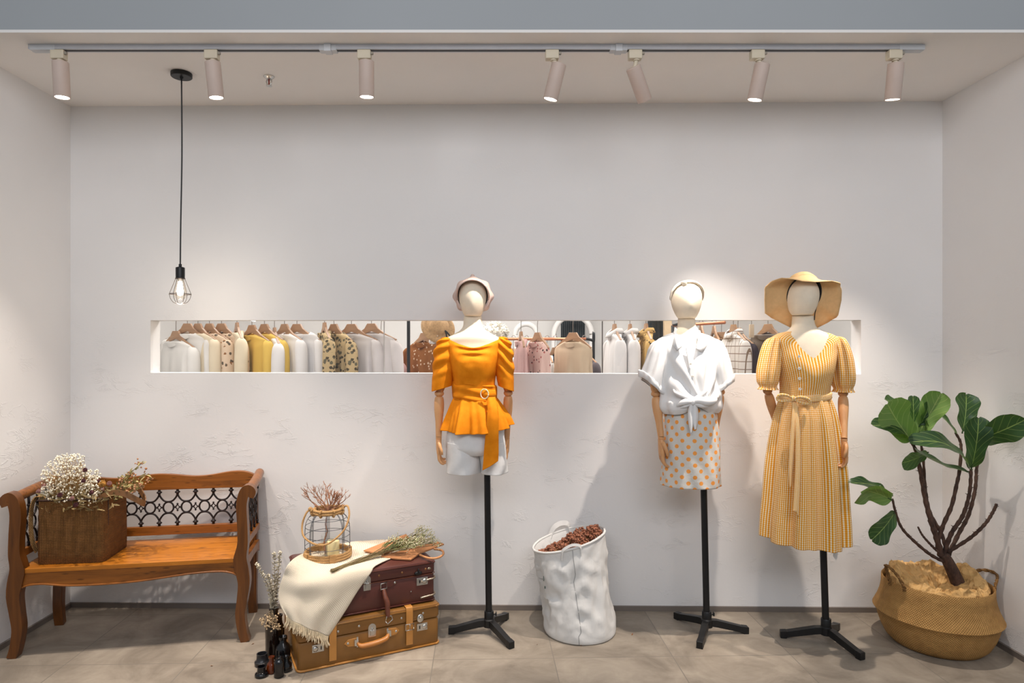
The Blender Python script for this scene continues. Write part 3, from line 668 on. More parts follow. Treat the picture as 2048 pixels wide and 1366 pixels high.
b = MB(); b.tube([(x2-0.014, -0.048, z2-0.008), (x2-0.008, -0.048, z2+0.014), (x2+0.014, -0.048, z2+0.014), (x2+0.02, -0.048, z2-0.004), (x2-0.004, -0.05, z2-0.02), (x2-0.014, -0.048, z2-0.008)], 0.0022, 8); b.build('handle_end_ring', STEEL, o, world=False)
b = MB()
for z in (0.030, 0.108):
    b.tube(spline([(UW-0.075, -0.003, z-0.004), (UW-0.04, -0.004, z), (UW-0.010, -0.004, z+0.003), (UW+0.003, 0.012, z+0.004), (UW+0.004, 0.05, z+0.004)], 14), 0.0045, 8)
b.ball((UW-0.03, -0.003, UH-0.035), (0.010, 0.003, 0.006), 10, 6)
b.build('corner_guards', M('worn_nickel', C(170, 156, 138), 0.35, 0.8, var=0.2), up, world=False)
b = MB(); b.ball(tuple((fu(822, 1183)[0], -0.001, fu(822, 1183)[1])), 0.0035, 8, 6); b.build('stud', STEEL, up, world=False)

# ---------------------------------------------------------------- throw blanket
TZ = UO.z+UH+0.004
def onface(px, py, off): return hit(px, py, UO-SVd*off, SVd)
def ontop(px, py, dz=0.0): return FL(px, py, TZ+dz)
ctrl = [
 [ontop(706, 1084), ontop(765, 1081), ontop(820, 1079), ontop(866, 1078)],
 [ontop(660, 1092), ontop(722, 1096), ontop(780, 1098), ontop(838, 1098)],
 [ontop(610, 1106), ontop(665, 1116), ontop(728, 1116), ontop(790, 1114)],
 [onface(583, 1124, -0.05)+Vector((-.006, 0, 0)), ontop(628, 1142, 0.010), ontop(690, 1138, 0.010), ontop(752, 1131, 0.007)],
 [onface(566, 1152, -0.02), onface(608, 1166, 0.022), onface(676, 1160, 0.026), onface(741, 1146, 0.014)],
 [onface(557, 1184, -0.005), onface(600, 1198, 0.030), onface(665, 1196, 0.040), onface(716, 1180, 0.016)],
 [onface(560, 1208, 0.016), onface(592, 1224, 0.052), onface(640, 1232, 0.055), onface(690, 1222, 0.030)],
 [onface(573, 1232, 0.045), onface(598, 1248, 0.068), onface(630, 1262, 0.062), onface(657, 1272, 0.045)]]
def surf(ctrl, nu, nv):
    cols = [spline([r[j] for r in ctrl], nu) for j in range(len(ctrl[0]))]
    return [spline([c[i] for c in cols], nv) for i in range(nu)]
g = surf(ctrl, 70, 46)
for i, r in enumerate(g):
    for j, p in enumerate(r):
        if i > 30: r[j] = p-SVd*(0.006*math.sin(j*0.42+i*0.05)*(i-30)/40)
CLOTH, nt, bs = newmat('cream_woven_cotton'); o = coords(nt, 'UV'); u, v, _ = xyz(nt, o)
wv = (u*(2*PI*46)).sin()*(v*(2*PI*92)).sin()
nt.links.new(ramp(nt, wv*0.25+0.5*1.0+noise_(nt, o, 14, 3)*0.3-0.15 if False else (wv*0.22)+0.5, [(0.2, C(186, 170, 144)), (0.6, C(236, 225, 206))]), bs.inputs['Base Color'])
bs.inputs['Roughness'].default_value = 0.9; bs.inputs['Specular IOR Level'].default_value = 0.1; bump(nt, bs, wv, 0.5, 0.003)
th = thing('throw_blanket', 'cream woven cotton throw with tassel fringe draped over the burgundy suitcase', 'blanket', UO+SU*0.12+Vector((0, 0, UH)))
MB().grid(g).build('cloth', CLOTH, th, solid=0.005, off=0.0)
b = MB(); rnd = random.Random(9)
for e, (row, nxt) in enumerate(((g[-1], g[-4]), (g[0], g[3]))):
    for j in range(46 if e == 0 else 44):
        p = row[min(j, 45)]; d = (row[min(j, 45)]-nxt[min(j, 45)]).normalized()
        for q in range(3 if e == 0 else 1):
            L = rnd.uniform(0.03, 0.05) if e == 0 else rnd.uniform(0.015, 0.026); s_ = Vector((rnd.uniform(-.012, .012), rnd.uniform(-.012, .004), 0)) if e == 0 else Vector((rnd.uniform(-.008, .008), 0, 0))
            dn = Vector((0, 0, -L)) if e == 0 else d*L
            b.tube(spline([p, p+dn*0.4+s_*0.3+d*0.006, p+dn+s_], 7), [0.0024, 0.0016, 0.002], 5)
b.build('tassel_fringe', M('cream_cotton_thread', C(222, 204, 172), 0.9, var=0.15, vs=60), th, kind='stuff')

# ---------------------------------------------------------------- wire lantern
LZ = TZ+0.006; lc = FL(655, 1113, LZ)
JUTE = mat_weave('jute_rope', C(150, 108, 62), C(208, 168, 116), 0.006, st=0.9)
ln = thing('wire_lantern', 'grey wire cage lantern bound with jute rope on the cream throw', 'lantern', lc)
def ring(b, r, z, rad, seg=40, c=lc): b.tube([c+Vector((r*math.cos(2*PI*i/seg), r*math.sin(2*PI*i/seg), z)) for i in range(seg+1)], rad, 8, cap=False)
b = MB()
for z, r in ((0.007, 0.110), (0.018, 0.108), (0.028, 0.105)): ring(b, r, z, 0.0062)
for a in (-1.1, 0.5, 2.1, 3.9): b.box(lc+Vector((0.108*math.cos(a), 0.108*math.sin(a), 0.018)), (0.017, 0.03, 0.036), Matrix.Rotation(a, 3, 'Z'))
b.build('base_rope_ring', JUTE, ln, auto=50)
b = MB(); WIRE = M('blue_grey_wire', C(96, 98, 104), 0.4, 0.6, var=0.1)
pr = [(0.106, 0.02), (0.106, 0.10), (0.104, 0.15), (0.096, 0.18), (0.078, 0.205), (0.064, 0.215)]
for k in range(8):
    for da in (-0.03, 0.03):
        a = k*PI/4+0.2+da; b.tube(spline([lc+Vector((r*math.cos(a), r*math.sin(a), z)) for r, z in pr], 18), 0.0014, 5)
for r, z in ((0.106, 0.055), (0.106, 0.108), (0.105, 0.152), (0.09, 0.19)): ring(b, r, z, 0.0014)
b.build('wire_cage', WIRE, ln)
b = MB(); ring(b, 0.066, 0.218, 0.0075); ring(b, 0.065, 0.230, 0.0075)
for k in range(7):
    a = k*0.9; b.tube([lc+Vector((0.066*math.cos(a), 0.066*math.sin(a), 0.222))+Vector((0.013*math.cos(t)*math.cos(a), 0.013*math.cos(t)*math.sin(a), 0.016*math.sin(t))) for t in [2*PI*i/10 for i in range(11)]], 0.005, 6)
b.build('top_rope_ring', JUTE, ln)
hp = [lc+Vector((-0.080, -0.01, 0.232)), lc+Vector((-0.098, -0.02, 0.215)), lc+Vector((-0.112, -0.035, 0.165)), lc+Vector((-0.098, -0.065, 0.12)), lc+Vector((-0.045, -0.108, 0.098)), lc+Vector((0.01, -0.116, 0.090)), lc+Vector((0.055, -0.10, 0.108)), lc+Vector((0.098, -0.065, 0.15)), lc+Vector((0.112, -0.03, 0.205)), lc+Vector((0.098, 0.0, 0.245)), lc+Vector((0.070, 0.01, 0.238))]
b = MB(); b.tube(spline(hp, 50), 0.0048, 8); b.ball(hp[0], 0.012, 8, 6); b.ball(hp[-1], 0.013, 8, 6); b.build('rope_handle', JUTE, ln)
jc = lc+Vector((0.012, 0.015, 0.0))
MB().lathe([(0.030, 0.002), (0.043, 0.002), (0.045, 0.006), (0.045, 0.104)], jc, 32, True, False).build('glass_jar', mat_glass('jar_glass', (0.97, 0.98, 0.96, 1), 1.12), None, org=jc, auto=40)
tag(bpy.data.objects['glass_jar'], 'clear glass candle jar standing inside the wire lantern', 'jar')
cc = jc+Vector((0.010, 0.0, 0.008))
cnd = thing('pillar_candle', 'pale yellow pillar candle inside the glass jar of the lantern', 'candle', cc)
MB().lathe([(0, 0), (0.031, 0), (0.0315, 0.003), (0.0315, 0.062), (0.029, 0.065), (0.012, 0.062), (0, 0.062)], cc, 28).build('wax', M('ivory_wax', C(226, 208, 160), 0.5, var=0.04), cnd, auto=40)
MB().tube([cc+Vector((0, 0, 0.06)), cc+Vector((0.002, 0, 0.072))], 0.0012, 6).build('wick', BLACKM, cnd)
rnd = random.Random(21)
tw = thing('dry_coral_branch', 'bare brown branching twig sticking up through the top of the lantern', 'branch', jc+Vector((-0.012, 0, 0.01)))
b = MB()
TWIG = M('brown_twig', C(160, 114, 86), 0.8, var=0.3, vs=60)
b.tube(spline([jc+Vector((-0.022, -0.005, 0.010)), jc+Vector((-0.033, 0, 0.05)), jc+Vector((-0.026, 0, 0.09)), jc+Vector((-0.018, 0, 0.12)), jc+Vector((-0.025, 0.0, 0.15)), jc+Vector((-0.020, 0, 0.19)), jc+Vector((-0.016, 0, 0.215))], 26), [0.0055, 0.0042, 0.0035, 0.004], 7)
def twig(p, d, L, r, dep):
    d = Vector(d).normalized(); m = p+d*L*0.5+Vector((rnd.uniform(-1, 1), rnd.uniform(-1, 1), 0))*L*0.12; e = p+d*L
    b.tube(spline([p, m, e], 5), [r, r*0.75], 5 if dep > 2 else 4)
    if dep == 0: return
    for k in range(rnd.choice((2, 3, 3)) if dep > 1 else 3):
        nd = d+Vector((rnd.uniform(-.75, .75), rnd.uniform(-.6, .6), rnd.uniform(-0.15, 0.55)))
        twig(lerp(m, e, rnd.uniform(0.2, 1.0)), nd, L*rnd.uniform(0.55, 0.8), r*0.68, dep-1)
t0 = jc+Vector((-0.016, 0, 0.213))
for d, L in (((-1.0, 0, 0.55), 0.075), ((-0.9, .1, 0.9), 0.07), ((-0.45, -.1, 1.0), 0.07), ((-0.15, .15, 1.0), 0.068), ((0.3, 0, 1.0), 0.055), ((0.6, -.1, 0.75), 0.060), ((0.9, .1, 0.6), 0.062), ((0.5, .2, 0.6), 0.055), ((0.25, .2, 0.7), 0.05), ((0.75, .0, 0.45), 0.05), ((-0.5, .2, 0.8), 0.05)): twig(t0, d, L, 0.0034, 3)
b.build('twigs', TWIG, tw)

# ---------------------------------------------------------------- flat tote and bouquet on the suitcase
CORK = mat_weave('tan_raffia_weave', C(160, 104, 66), C(206, 148, 102), 0.005, st=0.5)
fz = UO.z+UH+0.003
ft = thing('flat_woven_bag', 'flattened tan raffia bag with a round handle lying on the burgundy suitcase', 'bag', FL(815, 1102, fz))
def slab(pxs, th=0.007):
    return [FL(x, y, z) for x, y, z in pxs]
b = MB(); b.prism([FL(x, y, fz+dz) for x, y, dz in ((727, 1103, 0.010), (746, 1107, 0.007), (768, 1110, 0.006), (790, 1100, 0.008), (822, 1082, 0.014), (812, 1070, 0.018), (780, 1082, 0.014))], (0, 0, 1), 0.006); b.build('back_panel', CORK, ft, smooth=False)
b = MB(); b.prism([FL(x, y, fz+dz) for x, y, dz in ((762, 1114, 0.006), (790, 1119, 0.002), (822, 1121, 0.002), (840, 1108, 0.005), (862, 1100, 0.010), (888, 1090, 0.020), (876, 1085, 0.022), (846, 1092, 0.014), (815, 1100, 0.012))], (0, 0, 1), 0.006); b.build('front_panel', CORK, ft, smooth=False)
b = MB(); b.tube(spline([FL(x, y, fz+dz) for x, y, dz in ((840, 1110, 0.012), (856, 1116, 0.010), (874, 1116, 0.010), (886, 1109, 0.012), (884, 1101, 0.014), (868, 1098, 0.014))], 30), 0.0055, 10); b.build('bag_handle', M('tan_cord_handle', C(196, 138, 90), 0.6, var=0.12), ft)
rnd = random.Random(31); bq = thing('dried_herb_bouquet', 'thin bunch of dried green stems with pale flower heads lying across the suitcase top', 'dried flowers', FL(760, 1110, fz+0.02))
st = MB(); hd = MB(); gr = MB()
a0 = [FL(664, 1143, TZ+0.010), FL(745, 1114, TZ+0.012)]
tips = [(812, 1086), (826, 1080), (838, 1072), (848, 1066), (856, 1072), (862, 1078), (846, 1078), (870, 1086), (790, 1074), (782, 1080), (830, 1070), (820, 1076), (842, 1084), (852, 1062), (866, 1082), (836, 1062), (800, 1082), (825, 1088)]
for i, (x, y) in enumerate(tips*2):
    e = FL(x+rnd.uniform(-6, 6), y+rnd.uniform(-3, 3)+22, fz+0.02)+Vector((0, 0, 0.048+rnd.uniform(-0.01, 0.012))); s0 = a0[0]+Vector((rnd.uniform(-.012, .015), rnd.uniform(-.02, .02), rnd.uniform(0, .008)))
    m = a0[1]+Vector((rnd.uniform(-.012, .012), rnd.uniform(-.02, .02), rnd.uniform(0.002, .012)))
    st.tube(spline([s0, m, e], 12), 0.0012, 5)
    for q in range(20): hd.ball(e+Vector((rnd.gauss(0, .011), rnd.gauss(0, .012), rnd.gauss(0.004, .009))), rnd.uniform(0.0014, 0.0034), 5, 4)
    for q in range(9): leafq(gr, lerp(m, e, rnd.uniform(0.35, 1.0)), (e-m).normalized()+Vector((rnd.uniform(-.5, .5), rnd.uniform(-.5, .5), rnd.uniform(-.2, .6))), rnd.uniform(0.018, 0.04), 0.0035, rnd)
st.build('stems', M('green_brown_stem', C(112, 96, 60), 0.75, var=0.3), bq); hd.build('flower_heads', M('pale_green_flower', C(198, 192, 156), 0.8, var=0.3, vs=30), bq, kind='stuff'); gr.build('leaves', M('sage_leaf', C(112, 118, 70), 0.75, var=0.35, vs=20), bq, kind='stuff')

# ---------------------------------------------------------------- dark bottles by the suitcases
AMB = M('dark_amber_glass', (0.012, 0.006, 0.004, 1), 0.08, var=0.0, spec=0.6); BLK = M('black_glass', (0.006, 0.006, 0.007, 1), 0.10, var=0, spec=0.6); SMK = M('smoky_glass', (0.02, 0.02, 0.022, 1), 0.3, var=0.1)
def bottle(label, px, py, prof, mat, group=None, lean=None, rim=None):
    p = FL(px, py)
    t = thing('glass_bottle', label, 'bottle', p, group=group)
    MB().lathe(prof, p, 28, rot=lean).build('bottle_body', mat, t, auto=50)
    if rim: MB().lathe([(rim[0]-0.004, rim[1]-0.002), (rim[0]+0.003, rim[1]-0.002), (rim[0]+0.003, rim[1]+0.005), (rim[0]-0.003, rim[1]+0.006)], p, 24, False, False, rot=lean).build('bottle_lip', SMK, t)
    return p
GB = 'dark glass bottles beside the suitcases'
bp = bottle('tall black bottle holding the dried eucalyptus, at the back of the bottles', 548, 1312, [(0, 0), (0.036, 0), (0.038, 0.004), (0.038, 0.15), (0.034, 0.172), (0.022, 0.186), (0.018, 0.196), (0.018, 0.212), (0.022, 0.214), (0.022, 0.222), (0.016, 0.222), (0.015, 0.19), (0, 0.18)], AMB, GB)
bottle('round-bellied dark bottle close against the tan suitcase, right of the tall one', 566, 1322, [(0, 0), (0.026, 0), (0.032, 0.01), (0.033, 0.05), (0.030, 0.07), (0.016, 0.085), (0.014, 0.098), (0.019, 0.10), (0.019, 0.112), (0.012, 0.112), (0, 0.09)], BLK, GB)
bottle('wide-necked smoky jar bottle on the left, behind the low ink bottle', 524, 1330, [(0, 0), (0.028, 0), (0.032, 0.006), (0.032, 0.018), (0.024, 0.024), (0.0225, 0.048), (0.0235, 0.052), (0.019, 0.052), (0.018, 0.025), (0, 0.02)], SMK, GB)
bottle('low black ink bottle with a short open neck, nearest the camera on the left', 523, 1352, [(0, 0), (0.026, 0), (0.0285, 0.005), (0.027, 0.014), (0.0185, 0.019), (0.0175, 0.038), (0.0185, 0.042), (0.015, 0.042), (0.014, 0.02), (0, 0.016)], BLK, GB)
bottle('small amber bottle glowing orange, between the ink bottle and the square one', 543, 1345, [(0, 0), (0.018, 0), (0.022, 0.008), (0.023, 0.025), (0.018, 0.04), (0.010, 0.05), (0.0095, 0.062), (0.0125, 0.063), (0.0125, 0.070), (0.008, 0.070), (0, 0.05)], M('amber_glass', C(96, 40, 10), 0.08, var=0.0, spec=0.7), GB)
bottle('straight cylindrical black bottle in the front row beside the suitcase corner', 558, 1353, [(0, 0), (0.020, 0), (0.0215, 0.003), (0.0215, 0.062), (0.018, 0.072), (0.0135, 0.076), (0.0135, 0.084), (0.010, 0.085), (0, 0.074)], BLK, GB)
bottle('squat black bottle half hidden at the left foot of the tan suitcase', 572, 1341, [(0, 0), (0.022, 0), (0.026, 0.006), (0.025, 0.03), (0.014, 0.042), (0.012, 0.056), (0.015, 0.058), (0.015, 0.064), (0.010, 0.064), (0, 0.045)], BLK, GB)
bottle('slim dark bottle standing behind the round-bellied one', 560, 1300, [(0, 0), (0.018, 0), (0.020, 0.004), (0.020, 0.11), (0.010, 0.13), (0.0095, 0.16), (0.012, 0.161), (0.012, 0.168), (0.008, 0.168), (0, 0.13)], AMB, GB)
rnd = random.Random(17)
eu = thing('dried_eucalyptus', 'pale dried eucalyptus stems standing in the tall black bottle', 'dried plant', bp+Vector((0, 0, 0.2)))
st = MB(); lv = MB(); nk = bp+Vector((0, 0, 0.205))
for tx, ty, Y in ((513, 1128, 3.0), (548, 1106, 3.04), (560, 1104, 3.06), (536, 1150, 2.99)):
    e = P(tx, ty, Y); L = spline([nk, lerp(nk, e, 0.45)+Vector((0.012 if tx < 530 else 0.004, 0, 0.01)), e], 30); st.tube(L, [0.0018, 0.0009], 5)
    for i in range(3, 30):
        for s_ in (0, 1):
            a = i*1.25+s_*PI; d = Vector((math.cos(a), math.sin(a)*0.8, 0.35)); leafq(lv, L[i], d, 0.019*(1-i/70), 0.017*(1-i/70), rnd, 0.25)
st.build('stems', M('grey_stem', C(128, 114, 92), 0.8, var=0.2), eu); lv.build('leaves', M('silver_dry_leaf', C(196, 186, 164), 0.75, var=0.3, vs=30), eu, solid=0.0008, kind='stuff')
pf = thing('dried_pepperberry', 'small spray of beige dried buds hanging over the neck of the tall bottle', 'dried plant', bp+Vector((0, -0.02, 0.18)))
st = MB(); bd = MB()
for i in range(26):
    e = P(rnd.uniform(524, 560), rnd.uniform(1226, 1258), 2.965+rnd.uniform(-.02, .02)); st.tube(spline([bp+Vector((0.0, -0.012, 0.218)), lerp(nk, e, 0.5)+Vector((0, -0.03, 0.02)), e], 8), 0.0008, 4)
    for q in range(6): bd.ball(e+Vector((rnd.gauss(0, .007), rnd.gauss(0, .006), rnd.gauss(0, .007))), rnd.uniform(0.0026, 0.0046), 6, 5)
st.build('stems', MC['grey_stem'], pf); bd.build('buds', M('beige_bud', C(202, 176, 140), 0.8, var=0.25, vs=60), pf, kind='stuff')
# ---------------------------------------------------------------- mannequins
SKINF = M('cream_linen_body', C(232, 218, 196), 0.85, var=0.03, vs=40, bm=0.15, bs=500, spec=0.2)
ARMW = mat_wood('pale_beech', C(190, 136, 88), C(208, 154, 104), C(220, 170, 120), flecks=False, rough=0.45, ax=2)
def gloft(b, tab, Ym, n, seg, disp=None, zf=None, U=1.0, cap0=False, cap1=False, pw=1.0):
    T = rows(tab, n); rings = []; vv = []; L = 0; pz = None
    for i, (xl, xr, y, ry, dy) in enumerate(T):
        t = i/(n-1); X0, X1, z = px2x(xl, Ym), px2x(xr, Ym), px2z(y, Ym); cx, rx = (X0+X1)/2, (X1-X0)/2; rg = []
        for j in range(seg):
            th = 2*PI*j/seg; c, s_ = math.cos(th), math.sin(th)
            if pw != 1.0: c = math.copysign(abs(c)**pw, c); s_ = math.copysign(abs(s_)**pw, s_)
            d = disp(t, th) if disp else 0.0
            rg.append(Vector((cx+(rx+d)*c, Ym+dy+(ry+d)*s_, z+(zf(t, th) if zf else 0.0))))
        rings.append(rg)
        q = math.hypot(z-(pz[0] if pz else z), (rx-(pz[1] if pz else rx))*0.7); L += q; vv.append(L); pz = (z, rx)
    b.loft(rings, cap0, cap1, uv=lambda i, j: (j/seg*U, vv[min(i, n-1)]))
    return rings
def fr(th): return max(0.0, -math.sin(th))
def clamp(x, a=0.0, b=1.0): return max(a, min(b, x))

def stand(t, hub, tips, topz_pt, knob=None):
    hz = 0.075
    b = MB(); b.tube([hub+Vector((0, 0, 0.05)), topz_pt], 0.0158, 16); b.build('stand_pole', BLACKM, t, auto=40)
    b = MB(); b.lathe([(0, 0.035), (0.028, 0.035), (0.028, 0.07), (0.0235, 0.075), (0.0235, 0.108), (0.021, 0.112), (0, 0.112)], hub, 20); b.build('stand_collar', BLACKM, t, auto=40)
    if knob:
        b = MB(); k = hub+Vector(knob); b.tube([hub+Vector((0, 0, 0.088)), k], 0.004, 8); b.box(k, (0.006, 0.016, 0.018)); b.build('clamp_knob', BLACKM, t, smooth=False, bevel=0.002)
    for tp in tips:
        d = (tp-hub); d.z = 0; Ln = d.length; d = d.normalized(); s_ = Vector((-d.y, d.x, 0)); rg = []
        for q, z0, z1, w_ in ((0.012, 0.040, 0.072, 0.0155), (0.05, 0.034, 0.068, 0.0155), (Ln-0.03, 0.006, 0.036, 0.0145), (Ln-0.028, 0.0005, 0.037, 0.0152), (Ln-0.002, 0.0005, 0.034, 0.0152), (Ln, 0.002, 0.031, 0.0145)):
            c = hub+d*q; rg.append([c+s_*w_+Vector((0, 0, z0)), c+s_*w_+Vector((0, 0, z1)), c-s_*w_+Vector((0, 0, z1)), c-s_*w_+Vector((0, 0, z0))])
        MB().loft(rg).build('stand_leg', BLACKM, t, smooth=False, bevel=0.002)

def hand(b, wp, side, L=0.125, spread=0.0, fwd=0.02):
    # a relaxed half closed hand hanging from the wrist, palm turned towards the body (side = +1: body lies at +x)
    k = L/0.15; wp = Vector(wp)
    def q(x, y, z): return wp+Vector((side*x*k, (y-fwd*(-z)*2)*k, z*k))
    tab = rows([(0.0, 0.0, -0.0, 0.016, 0.021), (0.0, -0.002, -0.015, 0.0155, 0.024), (0.002, -0.003, -0.040, 0.0165, 0.032), (0.003, -0.002, -0.065, 0.0155, 0.036), (0.004, 0.0, -0.082, 0.013, 0.036), (0.006, 0.0, -0.090, 0.008, 0.031)], 14)
    rg = [[q(x+rx*math.cos(2*PI*j/16), y+ry*math.sin(2*PI*j/16), z) for j in range(16)] for x, y, z, rx, ry in tab]
    b.loft(rg)
    for n, (fy, ln, cu) in enumerate(((-0.027, 0.92, 0.75), (-0.009, 1.0, 0.95), (0.009, 0.95, 1.1), (0.026, 0.78, 1.2))):
        p = Vector((0.002, fy, -0.078)); a = 0.15*cu; pts = [p.copy()]; 
        for sg, da in ((0.034*ln, 0.62*cu), (0.024*ln, 0.75*cu), (0.019*ln, 0.5)):
            p = p+Vector((math.sin(a), 0, -math.cos(a)))*sg; pts.append(p.copy()); a += da
        path = spline(pts, 13); b.tube([q(*v) for v in path], [0.0088*k, 0.0084*k, 0.0086*k, 0.0074*k, 0.0076*k, 0.0066*k, 0.0036*k], 9)
    pts = [(0.004, -0.026, -0.014), (0.010, -0.042, -0.034), (0.018, -0.046, -0.058), (0.024, -0.040, -0.080)]
    b.tube([q(*v) for v in spline(pts, 11)], [0.011*k, 0.0105*k, 0.0092*k, 0.0088*k, 0.0046*k], 9)
def arm(t, Ym, side, up0, elbow, wrist, hL, rs, dy=0.0, dyw=None):
    dyw = dy if dyw is None else dyw
    u = P(*up0, Ym+dy); e = P(*elbow, Ym+dy); wv = P(*wrist, Ym+dyw); r0, r1 = rs
    b = MB(); b.tube(spline([u, lerp(u, e, 0.6), e+Vector((0, 0, 0.012))], 10), [r0*1.0, r0*1.02, r0*0.86], 20); b.build('upper_arm', ARMW, t, auto=50)
    b = MB(); b.ball(e, (r0*1.02, r0*0.98, 0.017), 20, 10); b.build('elbow_joint', ARMW, t)
    d = (wv-e).normalized(); a = e+d*0.014
    b = MB(); b.tube(spline([a, lerp(a, wv, 0.04), lerp(a, wv, 0.22), lerp(a, wv, 0.5), lerp(a, wv, 0.8), wv+Vector((0, 0, 0.006))], 22), [r0*0.55, r0*0.86, r0*1.04, r0*1.0, r1*1.08, r1*0.96, r1*0.90], 20); b.build('forearm', ARMW, t, auto=50)
    b = MB(); b.tube([wv+Vector((0, 0, 0.006)), wv-d*0.0, wv-Vector((0, 0, 0.006))], [r1*0.84, r1*0.9, r1*0.84], 16); b.build('wrist_joint', ARMW, t, auto=50)
    b = MB(); hand(b, wv-Vector((0, 0, 0.006)), side, hL); b.build('hand', ARMW, t, auto=60)
def head(t, Ym, cx, cy, w_, y0, y1, nose=0.004):
    # egg shaped cloth covered head without a face, cut flat at the neck; a faint ridge marks nose and mouth
    b = MB(); X = px2x(cx, Ym); hw = px2x(cx+w_/2, Ym)-X; z1, z0 = px2z(y0, Ym), px2z(y1, Ym); Hh = z1-z0; rg = []
    for f, k in ((0.0, 0.50), (0.015, 0.56), (0.05, 0.63), (0.15, 0.76), (0.28, 0.885), (0.42, 0.97), (0.56, 1.0), (0.70, 0.96), (0.82, 0.83), (0.91, 0.64), (0.97, 0.38), (0.993, 0.17), (1.0, 0.02)):
        ring = []
        for j in range(36):
            th = 2*PI*j/36; c, s_ = math.cos(th), math.sin(th); d = hw*k*1.22
            y = s_*d*(0.92 if s_ < 0 else 1.08)+0.012*(f-0.3)
            if s_ < 0: y -= nose*math.exp(-(c/0.22)**2)*math.exp(-((f-0.30)/0.14)**2)*1.6
            ring.append(Vector((X+c*hw*k, Ym+y, z0+Hh*f)))
        rg.append(ring)
    b.loft(rg); return b.build('head', SKINF, t, sub=1)

# ================= first mannequin: orange blouse
Y1 = 3.25
m1 = thing('mannequin', 'mannequin in a mustard orange blouse, white shorts and a pinkish peaked cap', 'mannequin', Vector((px2x(978, 3.255), 3.255, 0)), group='dressed mannequins on tripod stands')
hub = Vector((px2x(978, 3.255), 3.255, 0))
stand(m1, hub, [FL(897, 1267), FL(1024, 1298), FL(1013, 1237)], P(974, 925, 3.245), (0.035, 0.004, 0.095))
b = MB(); gloft(b, [(928, 963, 632, .048, .01), (927, 964, 642, .049, .008), (926, 966, 652, .051, .005), (920, 973, 661, .058, .0), (906, 987, 669, .065, .0), (893, 1000, 677, .071, .0), (890, 1004, 688, .070, 0), (897, 1001, 702, .075, 0), (904, 992, 722, .085, 0), (910, 986, 745, .09, 0), (912, 984, 775, .080, 0), (905, 992, 810, .095, 0), (900, 1003, 845, .11, 0), (902, 1006, 880, .11, 0), (905, 1005, 905, .10, 0)], Y1, 60, 40, cap0=True, cap1=True, pw=0.94)
b.build('torso', SKINF, m1)
head(m1, Y1-0.012, 945.5, 598, 57.5, 556, 633)
arm(m1, Y1, 1, (887, 742), (878.5, 787), (877.5, 876), 0.132, (0.0235, 0.0165), 0.0, -0.02)
arm(m1, Y1, -1, (1010, 742), (1016.5, 786), (1014, 876), 0.125, (0.0225, 0.0155), 0.01, 0.03)
ORM, nt, bs = newmat('mustard_orange_linen'); o_ = coords(nt)
nt.links.new(ramp(nt, noise_(nt, o_, 30, 4), [(0.3, C(216, 124, 12)), (0.7, C(230, 140, 24))]), bs.inputs['Base Color']); bs.inputs['Roughness'].default_value = 0.8; bs.inputs['Specular IOR Level'].default_value = 0.15
bump(nt, bs, noise_(nt, mapping(nt, o_, (1, 1, 0.3)), 420, 3)*0.5+noise_(nt, o_, 26, 3)*1.0, 0.25, 0.003)
def d1(t, th):
    f = fr(th); d = 0.0
    if t < 0.5:
        a = max(0.0, 1-abs(math.cos(th))*1.5); d += 0.011*a*f*math.sin(2*PI*(t*5.2-0.1-0.5*abs(math.cos(th))))*clamp(t*12)*clamp((0.5-t)*5)
    d += 0.010*f**2*math.exp(-((t-0.47)/0.16)**2)*(0.5+abs(math.cos(th))*1.1)
    d += 0.004*f*math.exp(-((t-0.75)/0.2)**2)*math.sin(5*th+9*t)
    return d+0.004
b = MB(); gloft(b, [(893, 1004, 677, .074, 0), (889, 1007, 684, .080, 0), (892, 1003, 696, .090, 0), (897, 999, 710, .102, 0), (902, 994, 728, .110, 0), (905, 991, 745, .108, 0), (908, 988, 762, .096, 0), (909, 988, 778, .089, 0), (908, 991, 797, .090, 0)], Y1, 70, 96, d1,
      lambda t, th: (-0.047*fr(th)**0.8*(1-abs(math.cos(th))**1.5)*clamp(1-t*2.2)+0.012*max(0, math.sin(th))*clamp(1-t*3)) , pw=0.96)
b.build('blouse_bodice', ORM, m1, solid=0.003, label='mustard orange blouse bodice with draped neckline')
for sd, tab in ((-1, [(890, 897, 675, .02, 0), (881, 905, 679, .045, 0), (874, 908, 690, .058, 0), (869, 909, 708, .062, 0), (868, 909, 732, .060, 0), (866, 906, 755, .056, 0), (865, 903, 778, .050, 0)]), (1, [(1001, 1008, 674, .02, 0), (995, 1015, 679, .045, 0), (991, 1021, 690, .058, 0), (990, 1024, 708, .062, 0), (991, 1026, 732, .060, 0), (994, 1026, 755, .056, 0), (998, 1026, 778, .050, 0)])):
    def ds(t, th, sd=sd):
        o = (1+sd*math.cos(th))/2; f = 0.4+0.6*fr(th)
        return 0.0085*math.sin(2*PI*(t*5.0-1.15*o+0.18*math.sin(2*th)))*clamp(t*7)*clamp((0.86-t)*4)*(0.35+0.9*o)*f+0.003
    b = MB(); gloft(b, tab, Y1, 76, 56, ds, lambda t, th, sd=sd: -0.030*(sd*math.cos(th)*0.5-0.1)*t**3)
    b.build('blouse_sleeve', ORM, m1, solid=0.003, label='ruched orange half sleeve')
rn = random.Random(3); ph = [rn.uniform(0, 6.28) for _ in range(6)]
def dp(t, th): return (0.013*math.sin(9*th+ph[0]+0.4*math.sin(2*th))+0.008*math.sin(16*th+ph[1])+0.004*math.sin(27*th+ph[2]))*(0.12+t**1.2)
